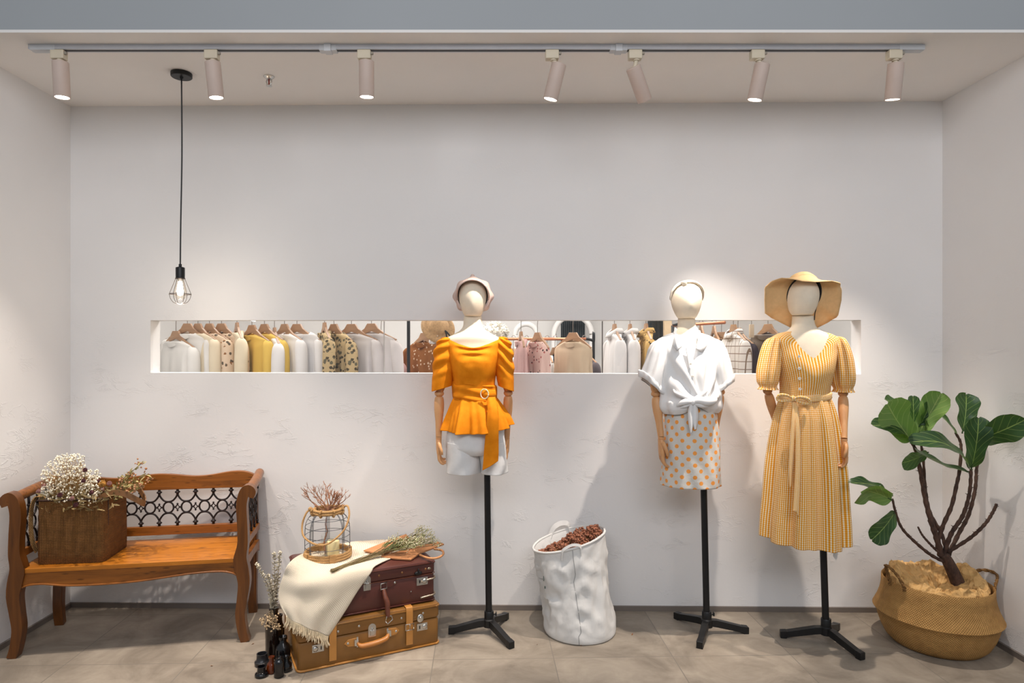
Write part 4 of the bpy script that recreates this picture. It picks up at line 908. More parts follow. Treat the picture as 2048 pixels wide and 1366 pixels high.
b = MB(); gloft(b, [(908, 991, 793, .090, 0), (903, 999, 806, .112, 0), (898, 1008, 822, .136, 0), (893, 1016, 838, .152, 0), (889, 1021, 854, .162, 0)], Y1, 34, 150, dp, lambda t, th: t*(-0.022*fr(th)**1.0+0.010*math.cos(th)+0.006))
b.build('peplum', ORM, m1, solid=0.003, label='flared orange peplum with soft folds')
b = MB(); gloft(b, [(907, 991, 766, .094, 0), (905, 993, 771, .098, 0), (905, 993, 786, .099, 0), (905, 993, 798, .098, 0), (907, 991, 801, .093, 0)], Y1, 34, 96, lambda t, th: 0.0035*math.sin(2*PI*(t*3.2+0.14*math.sin(th*2)))*fr(th)+0.002*math.sin(6*th+5*t), lambda t, th: -0.012*math.cos(th))
b.build('waist_belt', ORM, m1, solid=0.003)
YS = Y1-0.108
g = [[P(965, 784, YS), P(975, 782, YS-0.012), P(992, 783, YS+0.02)], [P(966, 795, YS), P(977, 795, YS-0.012), P(992, 792, YS+0.02)]]
b = MB(); b.grid(surf([[P(966, 785, YS), P(975, 781, YS-0.010), P(990, 780, YS+0.035)], [P(966, 790, YS-0.006), P(976, 789, YS-0.018), P(992, 788, YS+0.03)], [P(967, 795, YS), P(977, 796, YS-0.010), P(991, 796, YS+0.035)]], 10, 12)); b.build('belt_loop', ORM, m1, solid=0.004)
b = MB(); rc = P(969, 788, YS-0.014); b.tube([rc+Vector((0.0185*math.cos(2*PI*i/32), -0.004*math.cos(2*PI*i/32), 0.0225*math.sin(2*PI*i/32))) for i in range(33)], 0.0032, 8); b.build('belt_ring', M('cream_shell_ring', C(238, 214, 172), 0.25, var=0.1, vs=80), m1, label='cream ring buckle')
rw = [((972, 796), (979, 795), (990, 794), -0.112), ((975, 812), (983, 812), (994, 812), -0.140), ((974, 835), (985, 835), (997, 834), -0.158), ((972, 862), (984, 862), (997, 860), -0.160), ((969, 892), (982, 892), (997, 889), -0.152), ((967, 918), (981, 914), (997, 908), -0.146), ((965, 941), (980, 933), (996, 922), -0.143)]
g = surf([[P(*a, Y1+y), P(*m_, Y1+y-0.012), P(*c, Y1+y+0.004)] for a, m_, c, y in rw], 44, 14)
b = MB(); b.grid(g); b.build('hanging_sash', ORM, m1, solid=0.003, label='long orange sash end hanging from the belt')
WHT = M('white_cotton', (0.76, 0.75, 0.74, 1), 0.85, var=0.03, vs=30, bm=0.12, bs=380, spec=0.15)
SHM = M('white_denim', (0.74, 0.735, 0.73, 1), 0.85, var=0.03, vs=30, bm=0.3, bs=45, spec=0.15, bd=0.004)
b = MB(); gloft(b, [(902, 998, 820, .10, 0), (897, 1004, 845, .118, 0), (894, 1008, 870, .124, 0), (893, 1011, 893, .124, 0), (900, 1006, 905, .10, 0)], Y1, 30, 64, lambda t, th: 0.002*math.sin(7*th+6*t), cap1=True)
for tab in ([(894, 958, 882, .108, 0), (893, 961, 905, .108, 0), (893, 962, 925, .106, 0), (893, 962, 943, .104, 0)], [(948, 1010, 882, .108, 0), (955, 1012, 905, .108, 0), (960, 1014, 925, .106, 0), (961, 1014.5, 943, .104, 0)]):
    gloft(b, tab, Y1, 24, 56, lambda t, th: 0.0035*math.sin(5*th+7*t+1)*t)
b.build('shorts', SHM, m1, solid=0.003, label='white cotton shorts')
# peaked cap
CAPM = M('dusty_pink_felt', C(206, 182, 172), 0.85, var=0.05, vs=30, bm=0.1, bs=300, spec=0.15)
cc_ = P(946, 592, Y1); sc_ = Y1/F
def capring(y, k, kz_top, kz_bot, peak):
    r = []
    for j in range(96):
        a = 2*PI*j/96; c, s_ = math.cos(a), math.sin(a)
        pk = 1+peak*(abs(math.cos(4*(a-PI/2)))**2.2-0.5)
        r.append(Vector((cc_.x+c*k*sc_*pk, cc_.y+y, cc_.z+(kz_top if s_ > 0 else kz_bot)*s_*sc_*pk)))
    return r
b = MB(); rg = [capring(y, *k) for y, k in ((-0.028, (30.5, 33, 33, 0.0)), (-0.030, (32.5, 35, 34, 0.0)), (-0.020, (36.5, 36.5, 35, 0.03)), (0.0, (39.0, 38, 36, 0.09)), (0.03, (40, 38, 36, 0.10)), (0.065, (37, 36, 34, 0.06)), (0.10, (29, 29, 28, 0.03)), (0.122, (17, 17, 17, 0)), (0.130, (3, 3, 3, 0)))]
b.loft(rg, False, True); cp = b.build('cap_crown', CAPM, m1, sub=0, label='dusty pink felt panelled cap')
b = MB(); b.ball(P(945, 553, Y1+0.02), (0.011, 0.011, 0.012), 12, 8); b.build('cap_button', CAPM, cp)
b = MB(); rg = []
for i in range(31):
    a = R(-14+208*i/30); c, s_ = math.cos(a), math.sin(a); k = max(0, math.sin(PI*i/30))**0.8; ln = 0.074*k+0.006
    p0 = Vector((cc_.x+c*31.5*sc_, cc_.y-0.024, cc_.z+s_*34.5*sc_)); p1 = p0+Vector((c*2.2*sc_, -ln, s_*1.0*sc_-0.016*k)); p2 = lerp(p0, p1, 0.5)+Vector((0, 0, 0.004*k))
    rg.append([p0, p2, p1])
b.grid(rg); b.build('cap_visor', CAPM, cp, solid=0.006, off=1.0)
b = MB(); b.tube([Vector((cc_.x+29.3*sc_*math.cos(a), cc_.y-0.020, cc_.z+31.5*sc_*math.sin(a))) for a in [R(-30+240*i/40) for i in range(41)]], 0.0042, 8, flat=1.3); b.build('sweatband', M('black_band', (0.012, 0.011, 0.011, 1), 0.8, var=0.1), cp)

# ================= second mannequin: white knotted shirt
Y2 = 3.25
hub = Vector((px2x(1413.5, 3.254), 3.254, 0))
m2 = thing('mannequin', 'mannequin in a white knotted shirt, orange polka dot skirt and striped headband', 'mannequin', hub, group='dressed mannequins on tripod stands')
stand(m2, hub, [FL(1351, 1236), FL(1496, 1266), FL(1399, 1298)], P(1407, 955, 3.25), (0.034, 0.0, 0.096))
b = MB(); gloft(b, [(1358, 1390, 634, .046, .01), (1357, 1391, 646, .047, .008), (1355, 1393, 656, .05, .005), (1348, 1400, 666, .057, 0), (1335, 1415, 675, .064, 0), (1322, 1428, 685, .07, 0), (1316, 1434, 700, .078, 0), (1320, 1428, 725, .09, 0), (1330, 1422, 750, .10, 0), (1336, 1418, 780, .082, 0), (1332, 1426, 815, .09, 0), (1330, 1432, 850, .105, 0), (1332, 1434, 900, .105, 0)], Y2, 56, 40, cap0=True, cap1=True, pw=0.94); b.build('torso', SKINF, m2)
head(m2, Y2-0.012, 1373, 600, 61, 561, 637, 0.006)
arm(m2, Y2, 1, (1308, 745), (1311.5, 788), (1322, 876), 0.145, (0.0235, 0.0165), 0.0, -0.035)
arm(m2, Y2, -1, (1443, 735), (1441, 784), (1430, 868), 0.125, (0.0215, 0.0155), 0.05, 0.09)
SHIRT = M('white_shirting', (0.80, 0.795, 0.79, 1), 0.85, var=0.02, vs=30, bm=0.08, bs=300, spec=0.15)
kx, kz = px2x(1385, Y2), px2z(803, Y2)
def dsh(t, th):
    X0 = px2x(1378, Y2)+0.13*math.cos(th); z = lerp(px2z(672, Y2), px2z(828, Y2), t); f = fr(th)
    dx, dz = X0-kx, max(z-kz, 0.004); r = math.hypot(dx, dz); phi = math.atan2(dx, dz)
    d = 0.011*f*math.sin(11*phi+0.6)*math.exp(-((r-0.10)/0.11)**2)
    d += 0.012*clamp((t-0.55)*3)*clamp((1.03-t)*9)-0.014*f*clamp((t-0.8)*6)*math.exp(-(dx/0.05)**2)
    d += 0.006*math.sin(7*th+4*t)*(1-0.7*f)+0.003*math.sin(15*th-7*t)*t
    return d
def zsh(t, th):
    c = math.cos(th); f = fr(th); e = clamp((t-0.72)/0.28)
    z = -0.052*f**0.7*math.exp(-(c/0.42)**2)*clamp(1-t*1.4)+0.008*math.sin(th)*clamp(1-t*4)
    return z+e*(0.040*f*math.exp(-((c-0.05)/0.38)**2)+0.012*clamp(c)*f)
b = MB(); gloft(b, [(1346, 1402, 667, .062, 0), (1330, 1420, 673, .072, 0), (1316, 1433, 681, .080, 0), (1310, 1440, 693, .088, 0), (1312, 1438, 712, .102, 0), (1318, 1433, 738, .118, 0), (1322, 1432, 765, .122, 0), (1322, 1435, 792, .124, 0), (1322, 1436, 812, .122, 0), (1326, 1431, 826, .110, 0)], Y2, 90, 120, dsh, zsh, pw=0.96)
b.build('shirt_body', SHIRT, m2, solid=0.003, label='white cotton shirt with folds running to a front knot')
for sd, tab in ((-1, [(1318, 1328, 680, .02, 0), (1308, 1332, 686, .05, 0), (1300, 1334, 700, .066, 0), (1294, 1333, 720, .072, 0), (1287, 1330, 745, .074, 0), (1281, 1325, 770, .072, 0)]), (1, [(1420, 1430, 678, .02, 0), (1417, 1440, 684, .05, 0), (1416, 1447, 698, .066, 0), (1417, 1452, 718, .072, 0), (1421, 1458, 742, .074, 0), (1427, 1463, 770, .072, 0)])):
    def ds(t, th, sd=sd): return 0.006*math.sin(5*th+5*t+sd)*clamp(t*2)+0.003*math.sin(11*th+3*t)
    zs_ = lambda t, th, sd=sd: -0.048*(-sd*math.cos(th))*t**2*(0.95 if sd < 0 else 0.7)
    b = MB(); r_ = gloft(b, tab, Y2, 50, 56, ds, zs_)
    sl = b.build('shirt_sleeve', SHIRT, m2, solid=0.003)
    cen = sum((p for p in r_[-1]), Vector())/56; b = MB(); rg = []
    for dz, k in ((-0.004, 1.00), (-0.004, 1.05), (0.010, 1.075), (0.024, 1.065), (0.030, 1.03)): rg.append([cen+(p-cen)*k+Vector((0, 0, dz)) for p in r_[-1]])
    b.loft(rg, False, False); b.build('rolled_cuff', SHIRT, sl, solid=0.003)
b = MB()
for pts in ([(1347, 664, .02), (1349, 672, -.05), (1346, 690, -.09), (1354, 701, -.115), (1364, 692, -.105), (1357, 676, -.075), (1353, 663, -.01)], [(1400, 662, .02), (1402, 672, -.05), (1414, 690, -.075), (1405, 704, -.10), (1392, 697, -.11), (1396, 678, -.08), (1394, 660, -.01)]):
    b.add([P(x, y, Y2+d) for x, y, d in pts], [tuple(range(7))])
b.build('collar_points', SHIRT, m2, solid=0.007, sub=0, auto=30)
b = MB(); gloft(b, [(1353, 1395, 655, .057, .012), (1350, 1398, 663, .060, .008), (1347, 1401, 671, .064, .002)], Y2, 8, 48, None, lambda t, th: -0.055*fr(th)**2+0.006*math.sin(th)); b.build('collar_stand', SHIRT, m2, solid=0.004)
b = MB(); YK = Y2-0.118
b.grid(surf([[P(1371, 692, YK+.012), P(1380, 692, YK+.012)], [P(1376, 725, YK-.004), P(1387, 722, YK-.004)], [P(1380, 760, YK-.010), P(1391, 758, YK-.010)], [P(1382, 796, YK-.006), P(1390, 796, YK-.006)]], 30, 5)); b.build('button_placket', SHIRT, m2, solid=0.004)
for x, y in ((1381, 727), (1385, 752), (1386, 774)):
    MB().lathe([(0, 0), (0.0052, 0), (0.0056, 0.0015), (0.004, 0.0026), (0, 0.002)], P(x, y, YK-.014), 14, rot=Matrix.Rotation(R(90), 3, 'X')).build('button', M('pearl_button', C(236, 228, 216), 0.3, var=0), m2)
b = MB(); b.ball(P(1385, 803, YK-0.020), (0.017, 0.015, 0.020), 14, 10)
for path, r in (([(1384, 804, -.020), (1374, 803, -.026), (1364, 806, -.020), (1354, 812, -.006)], [.009, .015, .013, .003]), ([(1384, 805, -.018), (1372, 811, -.018), (1361, 816, -.008)], [.008, .010, .003]), ([(1386, 804, -.020), (1398, 801, -.028), (1413, 803, -.024), (1427, 801, -.004), (1433, 797, .01)], [.009, .017, .022, .018, .004]), ([(1387, 806, -.018), (1402, 810, -.022), (1417, 813, -.012)], [.008, .014, .005]), ([(1385, 801, -.02), (1370, 794, -.02), (1352, 786, -.004), (1347, 779, .012)], [.008, .010, .008, .003]), ([(1386, 800, -.02), (1400, 791, -.018), (1412, 782, -.006), (1418, 776, .01)], [.008, .010, .008, .003])):
    b.tube(spline([P(x, y, YK+d) for x, y, d in path], 24), r, 10)
b.build('front_knot', SHIRT, m2, sub=0)
for pts in ([((1379, 806), (1388, 806)), ((1376, 825), (1386, 825)), ((1377, 845), (1387, 845)), ((1381, 866), (1383, 864))], [((1384, 805), (1393, 805)), ((1385, 822), (1396, 822)), ((1386, 842), (1396, 840)), ((1389, 859), (1392, 857))]):
    g = surf([[P(*a, YK-.014), P((a[0]+c[0])/2, a[1], YK-.026), P(*c, YK-.012)] for a, c in pts], 24, 8); b = MB(); b.grid(g); b.build('knot_tail', SHIRT, m2, solid=0.003)
# polka dot skirt
DOT, nt, bs = newmat('polka_dot_cotton'); u, v, _ = xyz(nt, coords(nt, 'UV'))
pu, pv = 0.058, 0.058
def dots(ou, ov):
    a = ((u/pu+ou).fract()-0.5)*pu; c = ((v/pv+ov).fract()-0.5)*pv; return (a*a+c*c).sqrt().lt(0.0098)
nt.links.new(mixc(nt, dots(0, 0).mx(dots(0.5, 0.5)), (0.66, 0.63, 0.58, 1), C(244, 160, 78)), bs.inputs['Base Color']); bs.inputs['Roughness'].default_value = 0.85; bs.inputs['Specular IOR Level'].default_value = 0.15
bump(nt, bs, noise_(nt, coords(nt), 24, 3), 0.3, 0.008)
b = MB(); gloft(b, [(1334, 1422, 806, .092, 0), (1330, 1430, 825, .104, 0), (1327, 1434, 850, .114, 0), (1325, 1437, 890, .120, 0), (1324, 1439, 930, .121, 0), (1323, 1440, 969, .121, 0)], Y2, 50, 96, lambda t, th: 0.0035*math.sin(6*th+8*t)*t+0.0025*math.sin(11*th-14*t), None, U=0.058*15)
b.build('polka_dot_skirt', DOT, m2, solid=0.003, label='off white skirt with orange polka dots')
HB, nt, bs = newmat('striped_headband_silk'); u, v, _ = xyz(nt, coords(nt, 'UV'))
nt.links.new(ramp(nt, (u*3.0).fract(), [(0.0, C(232, 222, 204)), (0.55, C(236, 200, 170)), (0.62, C(60, 66, 76)), (0.72, C(60, 66, 76)), (0.78, C(232, 222, 204))]), bs.inputs['Base Color']); bs.inputs['Roughness'].default_value = 0.5; nt.nodes['Color Ramp'].color_ramp.interpolation = 'CONSTANT'
KT = [(0.42, 0.97), (0.56, 1.0), (0.70, 0.96), (0.82, 0.83), (0.91, 0.64), (0.97, 0.38), (1.0, 0.02)]
def hk(f):
    for a_, c_ in zip(KT[:-1], KT[1:]):
        if f <= c_[0]: return lerp(a_[1], c_[1], (f-a_[0])/(c_[0]-a_[0]))
def headband(ya, yb, fy):                  # follows the skull from the left temple over the hairline to the right temple
    X, hw, z0, Hh = px2x(1373, Y2), px2x(1373+30.5, Y2)-px2x(1373, Y2), px2z(637, Y2), px2z(561, Y2)-px2z(637, Y2); half = []
    for i in range(200):
        f = 0.50+0.47*i/199; k = hk(f); y = lerp(ya, yb, i/199); d = hw*k*1.22*0.92; q = 1-(y/d)**2 if y < 0 else 1-(y/(hw*k*1.22*1.08))**2
        if q <= 0: break
        half.append((hw*k*math.sqrt(q)+0.003, Y2-0.012+0.012*(f-0.3)+y-0.003, z0+Hh*f))
    half.append((0.0, half[-1][1], half[-1][2]+0.001))
    pts = [Vector((X-x, y, z)) for x, y, z in half]+[Vector((X+x, y, z)) for x, y, z in half[::-1][1:]]
    return pts[::4]
for ya, yb in ((0.014, -0.052), (0.020, -0.036)):
    b = MB(); b.tube(headband(ya, yb, 0), 0.0052, 10, up=(0, 1, 0), flat=2.3); b.build('headband_strand', HB, m2, label='striped silk headband strand')
b = MB(); q = P(1367, 568, Y2-0.056); b.ball(q, (0.014, 0.016, 0.010), 12, 8, Matrix.Rotation(0.5, 3, 'Y')); b.tube(spline([q+Vector((-.014, .016, -.006)), q+Vector((-.002, -.012, .008)), q+Vector((.012, -.008, -.008))], 9), [0.005, 0.008, 0.005], 8); b.build('headband_knot', HB, m2)

# ================= third mannequin: gingham dress
Y3 = 3.16
hub = Vector((px2x(1652, 3.165), 3.165, 0))
m3 = thing('mannequin', 'mannequin in a yellow gingham midi dress and a wide floppy straw hat', 'mannequin', hub, group='dressed mannequins on tripod stands')
stand(m3, hub, [FL(1560, 1274), FL(1726, 1321), FL(1674, 1258)], P(1645, 1050, 3.16))
b = MB(); gloft(b, [(1588, 1627, 632, .047, .01), (1587, 1628, 642, .048, .008), (1585, 1631, 653, .051, .005), (1577, 1639, 661, .058, 0), (1563, 1655, 667, .066, 0), (1552, 1667, 675, .072, 0), (1547, 1671, 690, .082, 0), (1553, 1664, 715, .094, 0), (1560, 1658, 740, .10, 0), (1568, 1652, 775, .082, 0), (1562, 1658, 815, .09, 0), (1556, 1664, 850, .10, 0), (1560, 1660, 900, .10, 0), (1575, 1650, 980, .09, 0)], Y3, 56, 40, cap0=True, cap1=True, pw=0.94); b.build('torso', SKINF, m3)
head(m3, Y3-0.012, 1604, 595, 64, 553, 631, 0.006)
arm(m3, Y3, 1, (1533, 735), (1535, 782), (1558, 866), 0.125, (0.0215, 0.0155), 0.03, 0.09)
arm(m3, Y3, -1, (1685, 740), (1686, 787), (1688, 880), 0.130, (0.0225, 0.0165), -0.008, -0.09)
GING, nt, bs = newmat('yellow_gingham'); u, v, _ = xyz(nt, coords(nt, 'UV'))
vs_ = u.fract().lt(0.57); hs = (v/0.0095).fract().lt(0.5)
f = vs_*0.72+hs*0.28
nt.links.new(ramp(nt, f, [(0.0, (0.80, 0.76, 0.66, 1)), (0.30, C(240, 202, 126)), (0.70, C(228, 164, 60)), (1.0, C(210, 136, 32))]), bs.inputs['Base Color']); bs.inputs['Roughness'].default_value = 0.85; bs.inputs['Specular IOR Level'].default_value = 0.12
def db(t, th): return 0.012*fr(th)**2*math.exp(-((t-0.5)/0.15)**2)*(0.4+abs(math.cos(th))*1.2)+0.0025*math.sin(6*th+9*t)*clamp(t*2-0.6)+0.003
b = MB(); gloft(b, [(1573, 1641, 664, .066, 0), (1556, 1660, 669, .074, 0), (1543, 1675, 679, .080, 0), (1547, 1670, 697, .092, 0), (1552, 1665, 718, .106, 0), (1557, 1661, 740, .112, 0), (1562, 1658, 762, .102, 0), (1564, 1656, 778, .094, 0), (1564, 1656, 796, .092, 0)], Y3, 70, 110, db,
     lambda t, th: -0.092*fr(th)**0.5*clamp(1-abs(math.cos(th))*1.15)*clamp(1-t), U=72, pw=0.96)
b.build('dress_bodice', GING, m3, solid=0.003, label='yellow gingham bodice with V neckline and buttons')
for sd, tab in ((-1, [(1546, 1552, 675, .018, 0), (1538, 1556, 679, .045, 0), (1530, 1558, 692, .060, 0), (1523, 1557, 715, .068, 0), (1518, 1555, 742, .070, 0), (1518, 1552, 762, .062, 0), (1522, 1548, 773, .050, 0), (1519, 1551, 779, .056, 0)]), (1, [(1666, 1672, 673, .018, 0), (1662, 1682, 677, .045, 0), (1660, 1690, 690, .060, 0), (1662, 1698, 714, .068, 0), (1664, 1703, 745, .070, 0), (1667, 1703, 766, .062, 0), (1672, 1699, 777, .050, 0), (1669, 1702, 784, .056, 0)])):
    def ds(t, th): return 0.0075*math.sin(8*th+1.2*math.sin(3*t))*clamp(t*6)*(1-0.5*t)+0.004*math.sin(17*th)*(clamp((t-0.7)*4)+clamp((0.25-t)*4))
    b = MB(); gloft(b, tab, Y3, 50, 96, ds, None, U=44); b.build('puff_sleeve', GING, m3, solid=0.003, label='gathered gingham puff sleeve')
ph = [rn.uniform(0, 6.28) for _ in range(6)]
def dk(t, th):
    k = 0.22+0.78*clamp(t*1.8); return (0.016*math.sin(9*th+ph[0]+0.6*math.sin(3*th+ph[3]))+0.011*math.sin(17*th+ph[1])*(1-0.35*t)+0.005*math.sin(29*th+ph[2])*(1-t*0.6))*k
b = MB(); gloft(b, [(1563, 1657, 796, .092, 0), (1559, 1662, 812, .104, 0), (1553, 1668, 840, .122, 0), (1546, 1674, 885, .138, 0), (1540, 1680, 940, .150, 0), (1535, 1684, 1000, .158, 0), (1531, 1687, 1040, .162, 0), (1529, 1688, 1072, .165, 0)], Y3, 90, 190, dk, lambda t, th: t**2*(-0.026*fr(th)+0.012*max(0, math.sin(th))-0.004*math.cos(th)+0.005*math.sin(3*th+1)), U=136)
b.build('dress_skirt', GING, m3, solid=0.003, label='pleated yellow gingham skirt')
GB2, nt, bs = newmat('yellow_gingham_belt'); u, v, _ = xyz(nt, coords(nt, 'UV'))
nt.links.new(ramp(nt, (u*7).fract().lt(0.5)*0.7+(v*90).fract().lt(0.5)*0.3, [(0.0, (0.80, 0.76, 0.66, 1)), (0.3, C(246, 212, 140)), (0.7, C(236, 174, 66)), (1.0, C(222, 146, 36))]), bs.inputs['Base Color']); bs.inputs['Roughness'].default_value = 0.85
b = MB(); cx_, rx_ = px2x(1610, Y3), 0.1165
rg = []
for j in range(64):
    th = 2*PI*j/64; c, s_ = math.cos(th), math.sin(th); zz = px2z(794, Y3)+0.010*c; rg.append([Vector((cx_+c*(rx_+d), Y3+s_*(0.096+d), zz+dz)) for d, dz in ((0, -0.017), (0.004, -0.009), (0.002, 0), (0.004, 0.009), (0, 0.017))])
rg.append(rg[0]); b.grid(rg); b.build('belt_band', GB2, m3, solid=0.003)
YB = Y3-0.112
b = MB(); b.ball(P(1586, 797, YB-0.014), (0.012, 0.011, 0.014), 12, 8)
for path, r in (([(1585, 797, -.014), (1574, 791, -.022), (1560, 790, -.012), (1555, 798, -.004), (1564, 802, -.014), (1584, 799, -.014)], [.006, .009, .011, .009, .008, .006]), ([(1588, 797, -.014), (1600, 794, -.024), (1615, 798, -.022), (1617, 806, -.016), (1606, 806, -.022), (1588, 799, -.014)], [.006, .010, .012, .010, .009, .006])):
    b.tube(spline([P(x, y, YB+d) for x, y, d in path], 24), r, 10, flat=0.7)
b.build('belt_bow', GB2, m3)
for rw in ([((1584, 800, 0), (1592, 800, 0)), ((1583, 840, -.03), (1592, 840, -.03)), ((1580, 890, -.048), (1588, 890, -.048)), ((1578, 940, -.060), (1584, 940, -.060)), ((1579, 975, -.066), (1582, 972, -.066))], [((1587, 800, 0), (1595, 800, 0)), ((1590, 850, -.036), (1599, 850, -.036)), ((1591, 910, -.055), (1601, 910, -.055)), ((1589, 970, -.066), (1600, 970, -.066)), ((1586, 1015, -.072), (1598, 1012, -.072)), ((1585, 1022, -.073), (1597, 1034, -.073))]):
    g = surf([[P(a[0], a[1], YB+a[2]), P((a[0]+c[0])/2, a[1], YB+a[2]-0.007), P(c[0], c[1], YB+c[2]+0.003)] for a, c in rw], 40, 7); b = MB(); b.grid(g); b.build('belt_tail', GB2, m3, solid=0.0025)
for x, y in ((1598, 713), (1598, 737), (1599, 757), (1600, 778)):
    MB().lathe([(0, 0), (0.0068, 0), (0.0072, 0.002), (0.005, 0.0032), (0.0045, 0.0022), (0, 0.0022)], P(x, y, Y3-0.128+(0.012 if y > 770 else 0.004 if y < 720 else 0)), 18, rot=Matrix.Rotation(R(90), 3, 'X')).build('button', MC['pearl_button'], m3)
q = P(1672, 1090, Y3-0.05); b = MB(); b.prism([P(x, y, Y3-0.05) for x, y in ((1669, 1088), (1677, 1087), (1675, 1116), (1672, 1121), (1666, 1112))], (0, 1, 0), 0.001); b.tube([q+Vector((0, 0, 0.004)), q+Vector((-0.004, 0.004, 0.05))], 0.0006, 4); b.build('price_tag', M('white_card', (0.7, 0.69, 0.67, 1), 0.7, var=0.02), m3, smooth=False, label='white paper swing tag')
# floppy straw hat, tipped back so that the brim frames the head
STRAW = M('straw_felt', C(222, 184, 134), 0.8, var=0.05, vs=60, bm=0.15, bs=260, spec=0.15)
hc = P(1604, 592, Y3); s3 = Y3/F
inner = [Vector((hc.x+34.5*s3*math.cos(a), hc.y-0.052+0.030*(1-math.sin(a)), hc.z+3*s3+37*s3*math.sin(a))) for a in [2*PI*i/72 for i in range(72)]]
outl = [(0, 1683, 600, .00), (18, 1684, 578, -.03), (36, 1681, 566, -.06), (50, 1664, 562, -.10), (70, 1630, 564, -.125), (90, 1606, 562, -.13), (108, 1584, 558, -.12), (126, 1562, 556, -.10), (142, 1542, 563, -.07), (158, 1530, 576, -.035), (180, 1529, 600, .0), (200, 1530, 627, .03), (222, 1551, 640, .055), (245, 1580, 655, .07), (270, 1606, 664, .085), (295, 1632, 657, .07), (318, 1658, 644, .055), (338, 1676, 633, .03), (360, 1683, 600, .00)]
def oat(deg):
    for i in range(len(outl)-1):
        if outl[i][0] <= deg <= outl[i+1][0]:
            a, c = outl[i], outl[i+1]; t = (deg-a[0])/(c[0]-a[0]); return P(lerp(a[1], c[1], t), lerp(a[2], c[2], t), Y3+lerp(a[3], c[3], t))
hat_rings = [[], [], [], [], []]
for i in range(72):
    p0 = inner[i]; p1 = oat(i*5.0)
    cr = sum(math.exp(-(((i*5.0-q_+180) % 360-180)/5.5)**2) for q_ in (25, 88, 155, 215, 325))
    for k, t in enumerate((0.0, 0.25, 0.5, 0.78, 1.0)): hat_rings[k].append(lerp(p0, p1, t)+Vector((0, 0.016*math.sin(PI*t)+0.009*cr*t, 0)))
b = MB(); b.loft(hat_rings, False, False); hat = b.build('hat_brim', STRAW, m3, solid=0.0035, label='wide floppy straw hat brim')
ax_ = Vector((0.02, 0.118, 0.040)); b = MB(); rg = []
for f, k in ((0, 1.0), (0.18, 1.04), (0.4, 1.04), (0.62, 0.95), (0.8, 0.76), (0.92, 0.5), (1.0, 0.06)):
    cen = sum(inner, Vector())/72; rg.append([cen+(p-cen)*k+ax_*f for p in inner])
b.loft(rg, False, True); b.build('hat_crown', STRAW, hat, solid=0.003)
b = MB(); b.tube([lerp(p, sum(inner, Vector())/72, 0.05)+Vector((0, 0.008, 0)) for p in inner]+[lerp(inner[0], sum(inner, Vector())/72, 0.05)+Vector((0, 0.008, 0))], 0.006, 8, up=(0, 1, 0), flat=2.0); b.build('hat_sweatband', MC['black_band'], hat)
b = MB(); b.tube(spline([P(1634, 606, Y3-0.01), P(1633, 614, Y3-0.03), P(1630, 626, Y3-0.03), P(1629, 640, Y3-0.025)], 12), 0.0022, 6); b.build('hat_cord', MC['black_band'], hat)
# ---------------------------------------------------------------- canvas laundry bag with dried berries
CANV, nt, bs = newmat('white_canvas'); o_ = coords(nt)
bs.inputs['Base Color'].default_value = (0.70, 0.69, 0.67, 1); bs.inputs['Roughness'].default_value = 0.75; bs.inputs['Specular IOR Level'].default_value = 0.25
bump(nt, bs, (noise_(nt, o_, 7, 3, 0.5, 0.6)-0.5).abs()*1.0+noise_(nt, o_, 260, 2)*0.02, 0.35, 0.02)
LB = Vector((0.398, 3.290, 0))
lb = thing('canvas_laundry_bag', 'slouching white canvas bag filled with brown dried berries, leaning against the wall', 'bag', LB)
prof = [(0.000, 0.400, 3.285, 0.165, 0.160), (0.006, 0.400, 3.285, 0.176, 0.170), (0.03, 0.399, 3.287, 0.181, 0.174), (0.08, 0.396, 3.292, 0.178, 0.172), (0.18, 0.383, 3.305, 0.175, 0.170), (0.28, 0.369, 3.318, 0.176, 0.170), (0.37, 0.358, 3.328, 0.179, 0.170), (0.432, 0.351, 3.334, 0.181, 0.170), (0.446, 0.350, 3.335, 0.182, 0.170)]
def tilt(x, cx, z): return z*(1+0.11*(x-cx)/0.18) if z > 0.2 else z
T = rows(prof, 54); rings = []
for i, (z, cx, cy, rx, ry) in enumerate(T):
    z = max(z, 0.0); rg = []
    for j in range(96):
        th = 2*PI*j/96; c, s_ = math.cos(th), math.sin(th); v = Vector((c*1.4, s_*1.4, z*5.0)); k = clamp(z*9)*clamp((0.452-z)*12+0.1)
        n = noise.noise(v*1.5)*0.014+(0.5-abs(noise.noise(v*2.3+Vector((5, 2, 1))))*2.2)*0.010+abs(noise.noise(v*4.6+Vector((1, 7, 3))))*-0.008; x = cx+(rx+n*k)*c
        rg.append(Vector((x, cy+(ry+n*k)*s_, tilt(x, cx, z))))
    rings.append(rg)
inner_ = [[Vector((lerp(p.x, 0.35, 0.03), lerp(p.y, 3.335, 0.03), p.z-0.003)) for p in rings[-1]]]
for z, k in ((0.36, 0.06), (0.30, 0.08)): inner_.append([Vector((lerp(p.x, 0.352, k), lerp(p.y, 3.33, k), tilt(p.x, 0.35, z))) for p in rings[-1]])
b = MB(); b.loft(rings+inner_, True, True); b.build('bag_body', CANV, lb, auto=70)
b = MB(); b.tube(rings[-1]+[rings[-1][0]], 0.0062, 8, cap=False); b.build('rim_hem', M('canvas_hem', (0.72, 0.71, 0.69, 1), 0.75, var=0.02), lb)
def rimp(deg, dr=0.0, dz=0.0): a = R(deg); x = 0.35+(0.182+dr)*math.cos(a); return Vector((x, 3.335+(0.170+dr)*math.sin(a), tilt(x, 0.35, 0.446)+dz))
